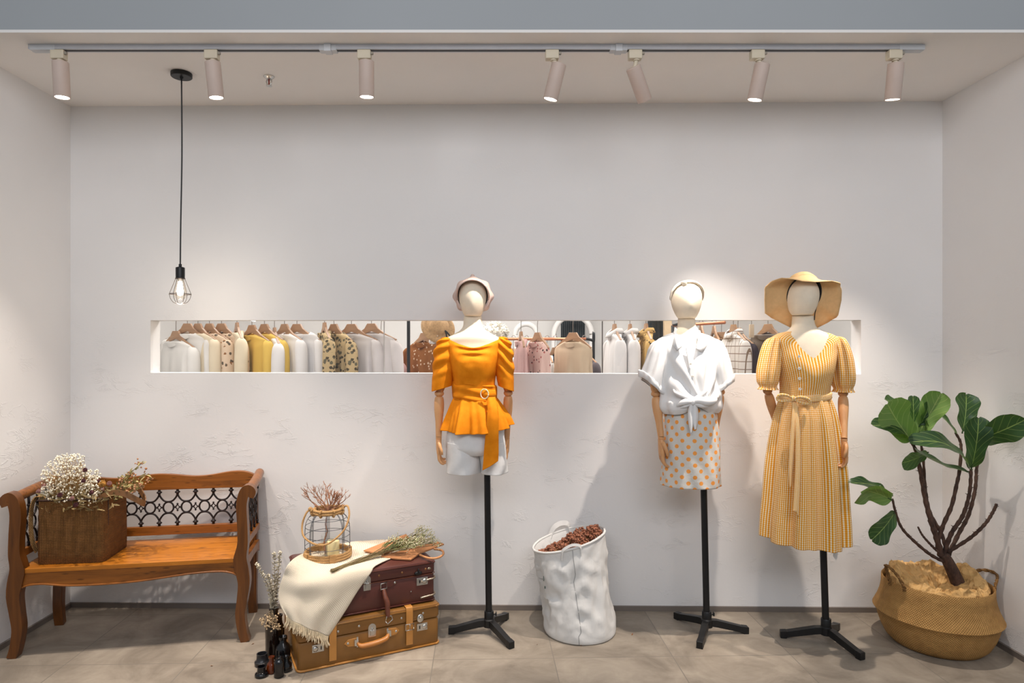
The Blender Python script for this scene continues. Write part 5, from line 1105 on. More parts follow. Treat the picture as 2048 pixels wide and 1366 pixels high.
b = MB(); ribbon(b, [rimp(-106, 0.006, -0.04), rimp(-105, 0.006, 0.0), rimp(-100, 0.006, 0.014), rimp(-92, 0.006, 0.021), rimp(-84, 0.006, 0.016), rimp(-78, 0.006, 0.0), rimp(-77, 0.006, -0.04)], 0.013, 0.0035, (0, 0.3, 1), 40); b.build('front_handle', MC['canvas_hem'], lb, auto=40)
b = MB(); ribbon(b, [rimp(118, 0.004, -0.02), rimp(112, 0.003, 0.02), rimp(106, 0.0, 0.036), rimp(96, 0.0, 0.040), rimp(86, 0.0, 0.026), rimp(84, 0.003, -0.02)], 0.026, 0.004, (0, 0.5, 1), 40); b.build('back_handle', MC['canvas_hem'], lb, auto=40)
b = MB(); b.tube(spline([rings[i][72-2+int(i/18)]+Vector((0, -0.0012, 0)) for i in range(2, 52, 2)], 60), 0.0014, 5); b.build('side_seam', M('grey_seam', (0.3, 0.3, 0.3, 1), 0.9, var=0), lb)
b = MB()
for k, (z, L) in enumerate(((0.300, 0.026), (0.268, 0.012))):
    i = min(range(54), key=lambda q: abs(T[q][0]-z)); p = rings[i][57]; n_ = (p-Vector((T[i][1], T[i][2], p.z))).normalized(); tdir = Vector((-n_.y, n_.x, 0))
    for q in range(4): b.box(p+n_*0.0015+Vector((0, 0, L/2-q*L/4))+tdir*0.001*(-1)**q, (0.0015, 0.010-0.002*(q % 2), L/6), Matrix.Rotation(math.atan2(n_.y, n_.x), 3, 'Z'))
b.build('printed_mark', M('grey_green_ink', C(96, 112, 106), 0.8, var=0), lb, smooth=False)
rnd = random.Random(12)
bc = Vector((0.37, 3.33, 0.38)); bt = thing('dried_berry_sprays', 'heap of russet brown dried berry clusters filling the white canvas bag', 'dried plant', bc)
b = MB(); st = MB()
def cloud(n, f, r0, r1, bld):
    for i in range(n): bld.ball(f(), rnd.uniform(r0, r1), 7, 5)
cl = [(P(1190, 1056, 3.35), .024), (P(1183, 1062, 3.33), .030), (P(1163, 1066, 3.36), .036), (P(1192, 1072, 3.31), .024), (P(1176, 1072, 3.33), .034), (P(1145, 1076, 3.33), .036), (P(1160, 1080, 3.30), .034), (P(1128, 1086, 3.32), .030), (P(1140, 1078, 3.36), .030), (P(1165, 1088, 3.27), .034), (P(1130, 1096, 3.28), .030), (P(1100, 1100, 3.27), .026), (P(1085, 1104, 3.28), .018), (P(1147, 1098, 3.25), .030), (P(1185, 1092, 3.27), .024), (P(1196, 1064, 3.33), .020), (P(1112, 1094, 3.31), .028)]
pos = []
for c, r in cl:
    for q in range(int(90*(r/0.03)**1.4)):
        v = Vector((rnd.gauss(0, 1), rnd.gauss(0, 1), rnd.gauss(0, 1))).normalized()*r*rnd.uniform(0.6, 1.05); v.z *= 0.8; pos.append(c+v)
for p in pos: b.ball(p, rnd.uniform(0.0040, 0.0072), 7, 5)
for c, r in cl: 
    for q in range(8): st.tube([bc+Vector((0, 0, -0.03)), lerp(bc, c, 0.6)+Vector((rnd.gauss(0, .01), rnd.gauss(0, .01), 0)), c+Vector((rnd.gauss(0, .01), rnd.gauss(0, .01), 0))], 0.0014, 4)
b.build('berries', M('russet_berry', C(146, 92, 66), 0.65, var=0.5, vs=70), bt, kind='stuff'); st.build('stems', STEMT, bt)

# ---------------------------------------------------------------- basket with fiddle leaf fig
BKM = mat_weave('golden_seagrass_weave', C(138, 98, 52), C(196, 152, 92), 0.0105, st=0.8, use='UV', ul=1.554)
BC = Vector((2.098, 3.150, 0))
bk = thing('seagrass_basket', 'round golden seagrass belly basket holding the fig tree by the right wall', 'basket', BC)
b = MB(); b.lathe([(0.0, 0.0), (0.17, 0.0), (0.192, 0.006), (0.215, 0.03), (0.235, 0.07), (0.248, 0.11), (0.253, 0.140), (0.264, 0.147), (0.268, 0.153), (0.264, 0.161), (0.250, 0.190), (0.238, 0.225), (0.231, 0.262), (0.230, 0.300), (0.226, 0.303), (0.222, 0.298), (0.223, 0.27), (0.228, 0.235), (0.235, 0.2), (0.0, 0.19)], BC, 72); b.build('basket_body', BKM, bk, auto=55)
HND = mat_weave('brown_seagrass_cord', C(96, 66, 36), C(164, 122, 72), 0.014, diag=True, st=0.9)
def rp(a, r, z): return BC+Vector((r*math.cos(R(a)), r*math.sin(R(a)), z))
b = MB()
for a0, pts in ((195, [rp(184, .233, .285), rp(184, .236, .305), rp(185, .250, .35), rp(188, .268, .385), rp(194, .270, .384), rp(200, .252, .35), rp(204, .236, .305), rp(204, .233, .285)]),):
    for ph_ in (0, PI):
        sp_ = spline(pts, 60); b.tube([p+Vector((0.004*math.cos(i*0.6+ph_), 0.004*math.sin(i*0.6+ph_), 0)) for i, p in enumerate(sp_)], 0.0048, 6)
b.build('left_handle', HND, bk)
b = MB(); pts = [rp(16, .233, .25), rp(16, .234, .302), rp(13, .248, .328), rp(4, .268, .340), rp(-6, .270, .336), rp(-15, .250, .322), rp(-20, .236, .302), rp(-20, .233, .25)]
for ph_ in (0, PI):
    sp_ = spline(pts, 60); b.tube([p+Vector((0, 0.004*math.cos(i*0.6+ph_), 0.004*math.sin(i*0.6+ph_))) for i, p in enumerate(sp_)], 0.0048, 6)
b.build('right_handle', HND, bk)
# crumpled kraft paper around the trunk
KR, nt, bs = newmat('kraft_paper'); o_ = coords(nt)
vo = nt.nodes.new('ShaderNodeTexVoronoi'); nt.links.new(mapping(nt, o_, (1, 1, 1.6)), vo.inputs['Vector']); vo.inputs['Scale'].default_value = 17; vo.inputs['Randomness'].default_value = 1.0
vo2 = nt.nodes.new('ShaderNodeTexVoronoi'); nt.links.new(o_, vo2.inputs['Vector']); vo2.inputs['Scale'].default_value = 38
nt.links.new(ramp(nt, noise_(nt, o_, 10, 3), [(0.3, C(200, 156, 96)), (0.7, C(218, 176, 116))]), bs.inputs['Base Color']); bs.inputs['Roughness'].default_value = 0.65; bs.inputs['Specular IOR Level'].default_value = 0.35
bump(nt, bs, E(nt, vo.outputs['Distance'])+E(nt, vo2.outputs['Distance'])*0.35, 0.9, 0.03)
b = MB(); rg = []; n = 132
for i, (r, z) in enumerate(((0.212, 0.225), (0.214, 0.262), (0.210, 0.290), (0.200, 0.312), (0.184, 0.322), (0.165, 0.318), (0.145, 0.305), (0.12, 0.29), (0.095, 0.278), (0.07, 0.266), (0.045, 0.258), (0.022, 0.25))):
    ring_ = []
    for j in range(n):
        a = 2*PI*j/n; k = clamp((0.218-r)*30)*clamp(r*14); v = Vector((r*math.cos(a), r*math.sin(a), 0.02*i))*9.0
        def bump_at(c_, wd): return math.exp(-(math.atan2(math.sin(a-R(c_)), math.cos(a-R(c_)))/wd)**2)
        lump = noise.noise(v*0.9+Vector((2, 5, 1)))*0.030+(0.5-abs(noise.noise(v*2.1)))*0.055-0.026+(0.5-abs(noise.noise(v*4.8)))*0.026
        hi = (0.050*bump_at(12, 0.5)+0.035*bump_at(135, 0.7)-0.020*bump_at(-85, 0.8))*clamp((z-0.25)*14)
        dr = noise.noise(v*1.6+Vector((9, 1, 4)))*0.022*k; da = noise.noise(v*1.8+Vector((4, 8, 2)))*0.09*k
        ring_.append(BC+Vector(((r+dr)*math.cos(a+da), (r+dr)*math.sin(a+da), z+lump*k+hi)))
    rg.append(ring_)
b.loft(rg, False, True); o = b.build('kraft_paper_wrap', KR, None, smooth=False, org=BC+Vector((0, 0, 0.25)), solid=0.0008)
tag(o, 'crumpled brown kraft paper stuffed in the seagrass basket around the trunk', 'paper')
# tree
rnd = random.Random(8)
BARK, nt, bs = newmat('dark_bark'); o_ = coords(nt)
nt.links.new(ramp(nt, noise_(nt, mapping(nt, o_, (1, 1, 0.5)), 60, 5), [(0.3, C(46, 30, 24)), (0.7, C(92, 66, 52))]), bs.inputs['Base Color']); bs.inputs['Roughness'].default_value = 0.8
bump(nt, bs, noise_(nt, o_, 120, 4), 0.7, 0.004)
YT = 3.15
tree = thing('fiddle_leaf_fig', 'fiddle leaf fig tree with large dark green leaves in the seagrass basket', 'potted plant', FL(1915, 1175, 0.24) if False else Vector((px2x(1918, YT), YT, px2z(1178, YT))))
b = MB(); b.tube(spline([P(1923, 1196, YT), P(1917, 1170, YT), P(1907, 1146, YT), P(1895, 1122, YT), P(1886, 1108, YT)], 16), [0.034, 0.031, 0.028, 0.025, 0.022], 14); b.build('trunk', BARK, tree)
br = [([(1892, 1125, 0), (1862, 1110, -.02), (1828, 1082, -.05), (1803, 1055, -.08), (1791, 1024, -.10), (1785, 998, -.11)], (.011, .006)), ([(1885, 1110, 0), (1868, 1096, -.01), (1846, 1072, -.03), (1836, 1054, -.04)], (.009, .005)),
      ([(1882, 1112, 0), (1874, 1078, 0), (1862, 1042, .01), (1851, 1000, .02), (1842, 950, .02), (1833, 905, .01), (1821, 880, 0)], (.019, .009)), ([(1893, 1100, .01), (1882, 1066, .03), (1860, 1025, .05), (1851, 980, .05), (1846, 915, .05), (1840, 878, .05)], (.012, .007)),
      ([(1876, 1078, 0), (1888, 1046, -.01), (1903, 1012, -.02), (1913, 970, -.02), (1919, 940, -.02), (1922, 900, -.01), (1920, 882, 0), (1911, 866, 0)], (.013, .007)), ([(1888, 1108, 0), (1902, 1068, -.02), (1926, 1030, -.03), (1939, 985, -.04), (1942, 938, -.05)], (.014, .009)),
      ([(1896, 1112, .02), (1916, 1070, .03), (1937, 1030, .03), (1950, 980, .03), (1953, 940, .03), (1956, 918, .03)], (.013, .008)), ([(1896, 1104, -.01), (1940, 1076, -.05), (1970, 1048, -.08), (1987, 1022, -.10), (1993, 1008, -.11)], (.011, .008))]
for pts, (r0, r1) in br:
    path = spline([P(x, y, YT+d) for x, y, d in pts], 40); b = MB(); rad = [0.78*lerp(r0, r1, i/39)*(1+0.14*math.sin(i*2.1)) for i in range(40)]; b.tube(path, rad, 9)
    for i in range(8, 39, 1):
        if rnd.random() < 0.75:
            d = Vector((rnd.uniform(-1, 1), rnd.uniform(-1, 1), rnd.uniform(0, 0.9))).normalized(); b.tube([path[i], path[i]+d*rad[i]*rnd.uniform(1.4, 2.2)], [rad[i]*0.35, rad[i]*0.08], 4)
    b.build('branch', BARK, tree)
LF, nt, bs = newmat('fig_leaf'); u, v, _ = xyz(nt, coords(nt, 'UV'))
cu = (u-0.5).abs(); mid = (cu*-60.0+1.35).mx(0.0).mn(1.0)
vein = (((v-cu*0.55)*7.5).fract()-0.5).abs()*-26.0+1.6
vein = vein.mx(0.0).mn(1.0)*0.62
geo = nt.nodes.new('ShaderNodeNewGeometry')
top_c = ramp(nt, noise_(nt, coords(nt), 14, 3), [(0.3, C(26, 50, 27)), (0.7, C(44, 76, 40))])
top_c = mixc(nt, mid.mx(vein*0.7), top_c, C(150, 172, 92)); und = mixc(nt, mid.mx(vein), C(112, 142, 74), C(168, 184, 110))
nt.links.new(mixc(nt, E(nt, geo.outputs['Backfacing']), top_c, und), bs.inputs['Base Color']); bs.inputs['Roughness'].default_value = 0.36; bs.inputs['Specular IOR Level'].default_value = 0.5
bs.inputs['Subsurface Weight'].default_value = 0.0
bump(nt, bs, vein*-1.0-mid, 0.4, 0.003)
mo = nt.nodes['Material Output']; tl = nt.nodes.new('ShaderNodeBsdfTranslucent'); tl.inputs[0].default_value = C(96, 150, 40); mxs = nt.nodes.new('ShaderNodeMixShader'); mxs.inputs[0].default_value = 0.14
nt.links.new(bs.outputs[0], mxs.inputs[1]); nt.links.new(tl.outputs[0], mxs.inputs[2]); nt.links.new(mxs.outputs[0], mo.inputs[0])
PRF = [(0, 0.04), (0.05, 0.30), (0.15, 0.56), (0.28, 0.66), (0.42, 0.70), (0.58, 0.86), (0.72, 1.0), (0.84, 0.98), (0.93, 0.78), (0.98, 0.46), (1.0, 0.12)]
def leaf(base, tip, wpx, face, bend=0.12, cup=0.22, wave=0.05, curl=0.0, seed=0):
    bx, by, bd = base; tx, ty, td = tip; p0, p1 = P(bx, by, YT+bd), P(tx, ty, YT+td); ax = p1-p0; Ln = ax.length; d = ax.normalized(); wd = wpx*YT/F
    n = Vector(face); n = (n-d*n.dot(d)).normalized(); s_ = d.cross(n).normalized(); T = rows(PRF, 26); g = []; nu = 13
    for i, (t, k) in enumerate(T):
        t = clamp(t); c = p0+ax*t+n*(bend*Ln*4*t*(1-t))+n*(-curl*Ln*max(0, t-0.6)**2*5); r_ = []
        for j in range(nu):
            q = (j/(nu-1))*2-1; e = abs(q); wv = wave*wd*math.sin(t*13+seed+(0 if q < 0 else 1.7))*e*e
            r_.append(c+s_*(q*wd/2*k*(1-0.18*cup*e))+n*(cup*wd*0.55*k*e**1.4+wv)+d*(0.03*Ln*e*(1 if t > 0.9 else 0)))
        g.append(r_)
    b = MB(); b.grid(g); b.tube(spline([p0-d*0.010+n*-0.001, p0, lerp(p0, g[4][6], 0.9)], 6), [0.004, 0.0032, 0.002], 6)
    return b.build('leaf', LF, tree)
leaf((1824, 882, -.03), (1775, 808, -.14), 66, (-0.4, 0.55, 0.55), 0.06, -0.25, 0.04, 0.0, 1)
leaf((1822, 884, -.01), (1753, 846, -.10), 40, (-0.25, -0.65, 0.7), 0.10, 0.2, 0.04, 0.1, 2)
leaf((1836, 870, .01), (1882, 787, -.05), 46, (0.6, 0.5, 0.4), 0.02, -0.35, 0.07, 0.0, 3)
leaf((1828, 862, .03), (1826, 793, .06), 30, (0, -0.9, 0.3), 0.0, 0.25, 0.06, 0.0, 4)
leaf((1826, 868, .02), (1770, 798, -.02), 40, (-0.3, -0.4, 0.9), 0.10, 0.3, 0.06, 0.0, 5)
leaf((1840, 850, 0), (1860, 806, -.02), 34, (0.3, -0.8, 0.3), 0.03, 0.35, 0.08, 0.1, 12)
leaf((1913, 869, 0), (1860, 816, .02), 34, (0.55, -0.55, 0.6), 0.06, 0.25, 0.04, 0.0, 6)
leaf((1925, 863, .0), (1932, 789, .04), 52, (0.05, -0.95, 0.2), 0.05, 0.22, 0.06, 0.0, 7)
leaf((1953, 880, -.03), (2044, 844, -.26), 54, (0.1, -0.9, 0.42), 0.08, 0.2, 0.05, 0.12, 8)
leaf((1943, 936, -.06), (1958, 838, -.13), 48, (-0.35, -0.85, 0.15), 0.07, 0.25, 0.04, 0.05, 9)
leaf((1936, 934, -.05), (1836, 874, -.14), 50, (0.25, -0.6, 0.8), 0.12, 0.2, 0.04, 0.15, 10)
leaf((1936, 943, -.04), (1834, 902, -.10), 36, (0.2, -0.35, 0.95), -0.05, 0.25, 0.06, 0.0, 11)
leaf((1854, 906, .02), (1804, 926, -.03), 40, (-0.1, -0.9, -0.3), 0.05, 0.15, 0.04, 0.0, 13)
leaf((1784, 1000, -.11), (1716, 982, -.24), 52, (-0.15, 0.75, 0.5), 0.08, -0.3, 0.08, 0.1, 14)
leaf((1782, 990, -.10), (1702, 966, -.16), 28, (0.1, -0.5, 0.85), 0.10, 0.2, 0.10, 0.0, 15)
leaf((1790, 1023, -.10), (1744, 1079, -.15), 48, (0.35, -0.9, 0.2), 0.06, 0.15, 0.04, 0.0, 16)
leaf((1847, 868, .0), (1852, 840, -.02), 22, (0.8, -0.4, 0.2), 0.02, 0.2, 0.05, 0.0, 17)

# ---------------------------------------------------------------- petals fallen on the tiles
GP = 'fallen dried petals on the floor'
PET = M('dry_petal', C(150, 98, 54), 0.8, var=0.3, vs=60)
rnd = random.Random(2)
for (x, y, L), lab in zip(((1263, 1270, .012), (1161, 1292, .010), (1074, 1289, .008), (489, 1254, .010), (508, 1287, .012), (421, 1332, .010), (610, 1345, .008)), ('pale dried petal on the floor right of the canvas bag', 'red brown dried petal in front of the canvas bag', 'dark dried crumb on the floor between the orange blouse mannequin and the canvas bag', 'brown dried petal on the floor right of the bench front leg', 'orange brown petal on the lit tile between bench leg and bottles', 'tan petal on the tile in front of the bench', 'small dark crumb on the tile before the tan suitcase')):
    b = MB(); p = FL(x, y, 0.0012); leafq(b, p, (rnd.uniform(-1, 1), rnd.uniform(-1, 1), 0.25), L, L*0.6, rnd); o = b.build('dried_petal', PET, None, org=FL(x, y, 0), solid=0.0008); tag(o, lab, 'petal', GP)
# ---------------------------------------------------------------- the shop behind the slot
BX0, BX1, BY1, BZ = -3.3, 3.3, 7.2, 2.9
RW = M('shop_white', (0.78, 0.77, 0.76, 1), 0.8, var=0.02, vs=2)
struct(MB().box((0, BY1+0.05, BZ/2), (BX1-BX0+0.2, 0.1, BZ)).build('wall_shop_back', RW, smooth=False))
struct(MB().box((BX0-0.05, (3.75+BY1)/2, BZ/2), (0.1, BY1-3.75, BZ)).build('wall_shop_left', RW, smooth=False))
struct(MB().box((BX1+0.05, (3.75+BY1)/2, BZ/2), (0.1, BY1-3.75, BZ)).build('wall_shop_right', RW, smooth=False))
struct(MB().box((0, (3.72+BY1)/2, BZ+0.05), (BX1-BX0+0.2, BY1-3.72+0.1, 0.1)).build('ceiling_shop', RW, smooth=False))
for i, (x, y) in enumerate(ROOMLIGHTS):
    t = thing('ceiling_panel', 'square lit ceiling panel in the shop behind the slot', 'ceiling light', (x, y, BZ), group='ceiling panels of the shop behind')
    b = MB(); b.box((x, y, BZ-0.02), (1.06, 1.06, 0.04)); b.build('panel_body', RW, t, smooth=False)
    MB().box((x, y, BZ-0.043), (1.0, 1.0, 0.006)).build('panel_diffuser', mat_emit('panel_glow%d' % i, (1, 0.96, 0.91, 1), 3), t, smooth=False)
COPPER = M('copper_tube', C(214, 140, 104), 0.35, 0.6, var=0.05)
HANGW = mat_wood('hanger_beech', C(146, 110, 78), C(168, 128, 94), C(184, 146, 110), flecks=False, rough=0.45)
WIREG = M('hook_steel', C(140, 130, 122), 0.35, 0.8, var=0)
def rack(label, p0, p1, posts, mat, post_ext=0.0, corner=0.05):
    # rail between p0 and p1 on floor posts
    t = thing('clothes_rack', label, 'clothes rack', Vector(((p0.x+p1.x)/2, (p0.y+p1.y)/2, 0)))
    MB().tube([p0, p1], 0.011, 14).build('rail', mat, t)
    for i, q in enumerate(posts):
        e = p0 if (q-p0).length < (q-p1).length else p1; d = (q-e); b = MB()
        if d.length > 0.01: b.tube(spline([e, e+d*0.5, q+Vector((0, 0, -0.012)), Vector((q.x, q.y, q.z-0.06)), Vector((q.x, q.y, 0.01))], 30), 0.0105, 12)
        else: b.tube([q, Vector((q.x, q.y, 0.01))], 0.0105, 12)
        b.box((q.x, q.y, 0.012), (0.05, 0.42, 0.024)); b.build('post', BLACKM, t)
    return t
Z1 = 1.625
rack('black rack behind the left half of the slot holding the long row of pale blouses', Vector((-2.28, 4.05, Z1)), Vector((px2x(810, 4.05), 4.05, Z1)), [Vector((-2.33, 4.05, Z1)), Vector((px2x(817, 4.05), 4.05, Z1))], BLACKM)
rack('rack rail behind the brown dotted jacket and the dotted pink dress', Vector((px2x(742, 4.35), 4.35, Z1)), Vector((px2x(1168, 4.35), 4.35, Z1)), [Vector((px2x(945, 4.35), 4.35, Z1))], BLACKM)
rack('copper rail rack with black elbow seen right of the orange blouse', Vector((px2x(1008, 4.85), 4.85, px2z(678, 4.85))), Vector((px2x(1172, 4.85), 4.85, px2z(678, 4.85))), [Vector((px2x(945, 4.85), 4.85, px2z(678, 4.85))), Vector((px2x(1187, 4.85), 4.85, px2z(680, 4.85)))], COPPER)
rack('rack rail behind the white shirts and the plaid shirt on the right', Vector((px2x(1214, 4.05), 4.05, Z1)), Vector((px2x(1590, 4.05), 4.05, Z1)), [Vector((px2x(1376, 4.05), 4.05, Z1)), Vector((px2x(1610, 4.05), 4.05, Z1))], BLACKM)
rack('short copper rail with a black tip seen right of the knotted shirt mannequin', P(1346, 651, 5.0), P(1450, 645, 4.6), [P(1345, 651, 5.0), P(1375, 645, 4.86)], COPPER)
def hanging(name, label, hx, hy, Y, yaw, mat, group, rz=None, w_=0.38, ln=0.62, sleeve='long', neck=0.07, sc=1.0, seed=0, collar=False, cat_='blouse', gsm=True):
    X, z0 = px2x(hx, Y), px2z(hy, Y); rz = Z1 if rz is None else rz
    yaw = yaw-90-math.degrees(math.atan((hx-CX)/F)); t = thing(name, label, cat_, (X, Y, z0), R(yaw), group); rr_ = random.Random(seed); ph = [rr_.uniform(0, 6.3) for _ in range(4)]
    b = MB(); out = [(-0.030, 0), (0.030, 0), (0.052, -0.030), (0.105, -0.062), (w_/2+0.004, -0.098), (w_/2, -0.118), (0.115, -0.092), (0.05, -0.062), (0, -0.048), (-0.05, -0.062), (-0.115, -0.092), (-w_/2, -0.118), (-w_/2-0.004, -0.098), (-0.105, -0.062), (-0.052, -0.030)]
    b.prism([Vector((x*sc, 0.007, z*sc)) for x, z in out], (0, -1, 0), 0.014); h = b.build('hanger', HANGW, t, world=False, smooth=False, bevel=0.002)
    zr = rz-z0; b = MB(); b.tube(spline([(0, 0, -0.01), (0, 0, zr*0.5), (0.0, 0.004, zr*0.82), (0.0, 0.016, zr), (0.0, 0.002, zr+0.0155), (0.0, -0.015, zr+0.002)], 18), 0.0022, 6); b.build('hook', WIREG, h, world=False)
    if mat is None: return t
    tab = rows([(-0.052, neck, 0.038), (-0.066, neck*1.35, 0.040), (-0.098, w_/2*0.98, 0.026), (-0.135, w_/2*1.05, 0.034), (-0.21, w_/2*1.02, 0.040), (-0.36, w_/2*1.06, 0.042), (-ln, w_/2*1.14, 0.045)], 44); rg = []; vv = []
    for i, (z, rx, ry) in enumerate(tab):
        tt = clamp((-z-0.09)/0.2); rg.append([])
        for j in range(72):
            th = 2*PI*j/72; c, s_ = math.cos(th), math.sin(th); f = tt*(0.009*math.sin(6*th+ph[0]+2*z)+0.007*math.sin(11*th+ph[1]+3*z)+0.004*math.sin(19*th+ph[2]))
            dip = -0.05*fr(th)*clamp(1-i/7.0) if z > -0.12 else 0.0
            rg[-1].append(Vector(((rx+f)*c, (ry+f)*s_, z+dip))*sc)
    b = MB(); b.loft(rg, False, False, uv=lambda i, j: (j/72, i/44)); g_ = b.build('garment', mat, t, world=False, solid=0.002)
    if sleeve:
        L = {'long': 0.44, 'short': 0.22}[sleeve]
        for sd in (-1, 1):
            b = MB(); x0 = sd*w_/2; path = spline([(x0*0.84, 0, -0.108), (x0*1.02, -0.003, -0.150), (x0*1.10, -0.008, -0.145-L*0.45), (x0*1.16, -0.012, -0.13-L)], 22); path = [p*sc for p in path]
            b.tube(path, [0.016*sc, 0.036*sc, 0.037*sc, 0.034*sc], 18, cap=False, flat=0.85); b.build('sleeve', mat, t, world=False, solid=0.002)
    if collar:
        b = MB(); rg = []
        for z, k in ((-0.058, 1.05), (-0.030, 0.92), (-0.028, 1.0), (-0.056, 1.22)): rg.append([Vector((neck*k*math.cos(2*PI*j/40), 0.046*k*math.sin(2*PI*j/40), z-0.03*fr(2*PI*j/40)))*sc for j in range(40)])
        b.loft(rg, False, False); b.build('collar', mat, t, world=False, solid=0.002)
    return t
def fab(name, col, var=0.05): return M(name, col, 0.85, var=var, vs=8, bm=0.1, bs=200, spec=0.12)
WSH = fab('white_voile', (0.78, 0.76, 0.73, 1)); WSH2 = fab('soft_white_cotton', (0.80, 0.78, 0.77, 1)); CRM = fab('cream_voile', C(226, 212, 186)); YEL = fab('soft_yellow_cotton', C(226, 190, 96)); GRW = fab('greyish_white_cotton', (0.66, 0.62, 0.61, 1))
def printed(name, base, spots, scale, thr=0.34, dist=True):
    m, nt, b = newmat(name); o = coords(nt); v = nt.nodes.new('ShaderNodeTexVoronoi'); nt.links.new(o, v.inputs['Vector']); v.inputs['Scale'].default_value = scale
    k = E(nt, v.outputs['Distance'])+ (noise_(nt, o, scale*2.2, 3)-0.5)*(0.5 if dist else 0.0); c = mixc(nt, noise_(nt, o, scale*0.6, 1).gt(0.5), spots[0], spots[-1])
    nt.links.new(mixc(nt, k.lt(thr), base, c), b.inputs['Base Color']); b.inputs['Roughness'].default_value = 0.85; b.inputs['Specular IOR Level'].default_value = 0.12; return m
FLO = printed('beige_floral', C(222, 198, 172), (C(96, 84, 70), C(150, 104, 66)), 34); KHA = printed('khaki_floral', C(196, 172, 130), (C(84, 74, 58), C(110, 104, 84)), 40, 0.4)
YDT = printed('yellow_dotted', C(214, 176, 112), (C(52, 44, 34), C(52, 44, 34)), 34, 0.22, False); PDT = printed('pink_dotted', C(226, 194, 184), (C(60, 44, 44), C(186, 96, 90)), 34, 0.24, False); BDT = printed('brown_dotted', C(140, 88, 44), (C(226, 206, 182), C(210, 180, 150)), 30, 0.22, False)
PLA, nt, bs = newmat('white_plaid'); x, y, z = xyz(nt, coords(nt)); nt.links.new(mixc(nt, (((x+y*0.4)*22).fract().lt(0.1)).mx((z*22).fract().lt(0.1)), (0.76, 0.73, 0.70, 1), C(130, 112, 100)), bs.inputs['Base Color']); bs.inputs['Roughness'].default_value = 0.85
LIN = fab('oatmeal_linen', C(206, 186, 160)); NAV = fab('navy_cotton', C(52, 56, 72)); GRY = fab('taupe_cotton', C(136, 124, 114)); DGR = fab('dark_grey_cotton', C(74, 72, 70)); DEN = fab('light_denim', C(124, 146, 176), 0.2); PNK = fab('dusty_pink_jersey', C(206, 168, 164)); CHK = fab('grey_check_cotton', C(92, 84, 88), 0.3)
GA = 'blouses on the left rack behind the slot'; GBk = 'garments on the middle racks behind the slot'; GC = 'garments on the right rack behind the slot'
hanging('hanging_blouse', 'sheer white blouse at the far left end of the row behind the slot', 352, 662, 4.05, 30, WSH, GA, seed=1)
hanging('hanging_blouse', 'sheer off white blouse on the leftmost wide wooden hanger behind the slot', 375, 647, 4.05, 40, WSH, GA, seed=2)
hanging('hanging_blouse', 'cream blouse on the second wide hanger, between off white and floral ones', 396, 647, 4.05, 30, CRM, GA, seed=3)
hanging('hanging_blouse', 'beige blouse with brown floral print, left one of the floral pair', 419, 647, 4.05, 32, FLO, GA, seed=4)
hanging('hanging_blouse', 'beige blouse with brown floral print, right one of the floral pair', 443, 647, 4.05, 38, FLO, GA, seed=5)
hanging('hanging_blouse', 'cream blouse on a hanger seen edge on, between the floral and yellow blouses', 474, 645, 4.05, 8, CRM, GA, seed=6)
hanging('hanging_blouse', 'pale yellow blouse, left one of the two yellow blouses behind the slot', 504, 650, 4.05, 30, YEL, GA, seed=7, neck=0.055)
hanging('hanging_blouse', 'golden yellow blouse, right one of the two yellow blouses behind the slot', 529, 648, 4.05, 33, YEL, GA, seed=8)
hanging('hanging_blouse', 'white blouse on an edge on hanger just right of the yellow blouses', 549, 655, 4.05, 7, WSH2, GA, seed=9)
hanging('hanging_blouse', 'white blouse with gathered shoulder right of the yellow blouses', 569, 648, 4.05, 30, WSH2, GA, seed=10)
hanging('hanging_blouse', 'white blouse with a deep open neck showing its hanger', 594, 648, 4.05, 44, WSH2, GA, seed=11, neck=0.11)
hanging('hanging_blouse', 'khaki floral blouse on an edge on hanger, left of the other khaki one', 649, 645, 4.05, 9, KHA, GA, seed=12)
hanging('hanging_blouse', 'khaki floral blouse slipping off its wooden hanger', 668, 648, 4.05, 32, KHA, GA, seed=13, neck=0.09)
hanging('hanging_blouse', 'greyish white shirt with wide back right of the khaki blouses', 703, 648, 4.05, 52, GRW, GA, seed=14, neck=0.06)
hanging('hanging_blouse', 'white short sleeved top last in the left row beside the black post', 743, 647, 4.05, 50, GRW, GA, seed=15, sleeve='short')
hanging('reflection_tee', 'dusty pink tee shape standing in for a reflection behind the last white top', 762, 691, 4.35, 55, PNK, GBk, seed=16, sleeve='short', w_=0.32, cat_='t-shirt reflection')  # pink tee put in for the reflection of the last garment
hanging('hanging_jacket', 'brown jacket with small white dots left of the orange blouse', 848, 666, 4.35, 36, BDT, GBk, seed=17, cat_='jacket')
hanging('hanging_jacket', 'dark grey jacket partly hidden behind the brown dotted jacket', 862, 672, 4.42, 24, DGR, GBk, seed=18, cat_='jacket')
hanging('hanging_dress', 'pinkish dress on an edge on hanger just right of the orange sleeve', 1042, 663, 4.35, 8, PNK, GBk, seed=20, sleeve=None, w_=0.28, cat_='dress')
hanging('hanging_dress', 'pink dress with dark dots on a turned hanger under the copper rail', 1075, 665, 4.35, 28, PDT, GBk, seed=21, sleeve=None, w_=0.30, cat_='dress')
hanging('hanging_coat', 'oatmeal linen jacket with open lapels in front of the copper rail', 1146, 665, 4.35, 50, LIN, GBk, seed=22, w_=0.30, sleeve=None, neck=0.06, cat_='jacket')
RZ = px2z(678, 4.85)+0.012
hanging('hanging_garment', 'white top on a pale hanger on the copper rail, nearest the orange sleeve', 1027, 697, 4.85, 12, WSH2, GBk, RZ, seed=23, w_=0.32, sleeve=None, cat_='top')
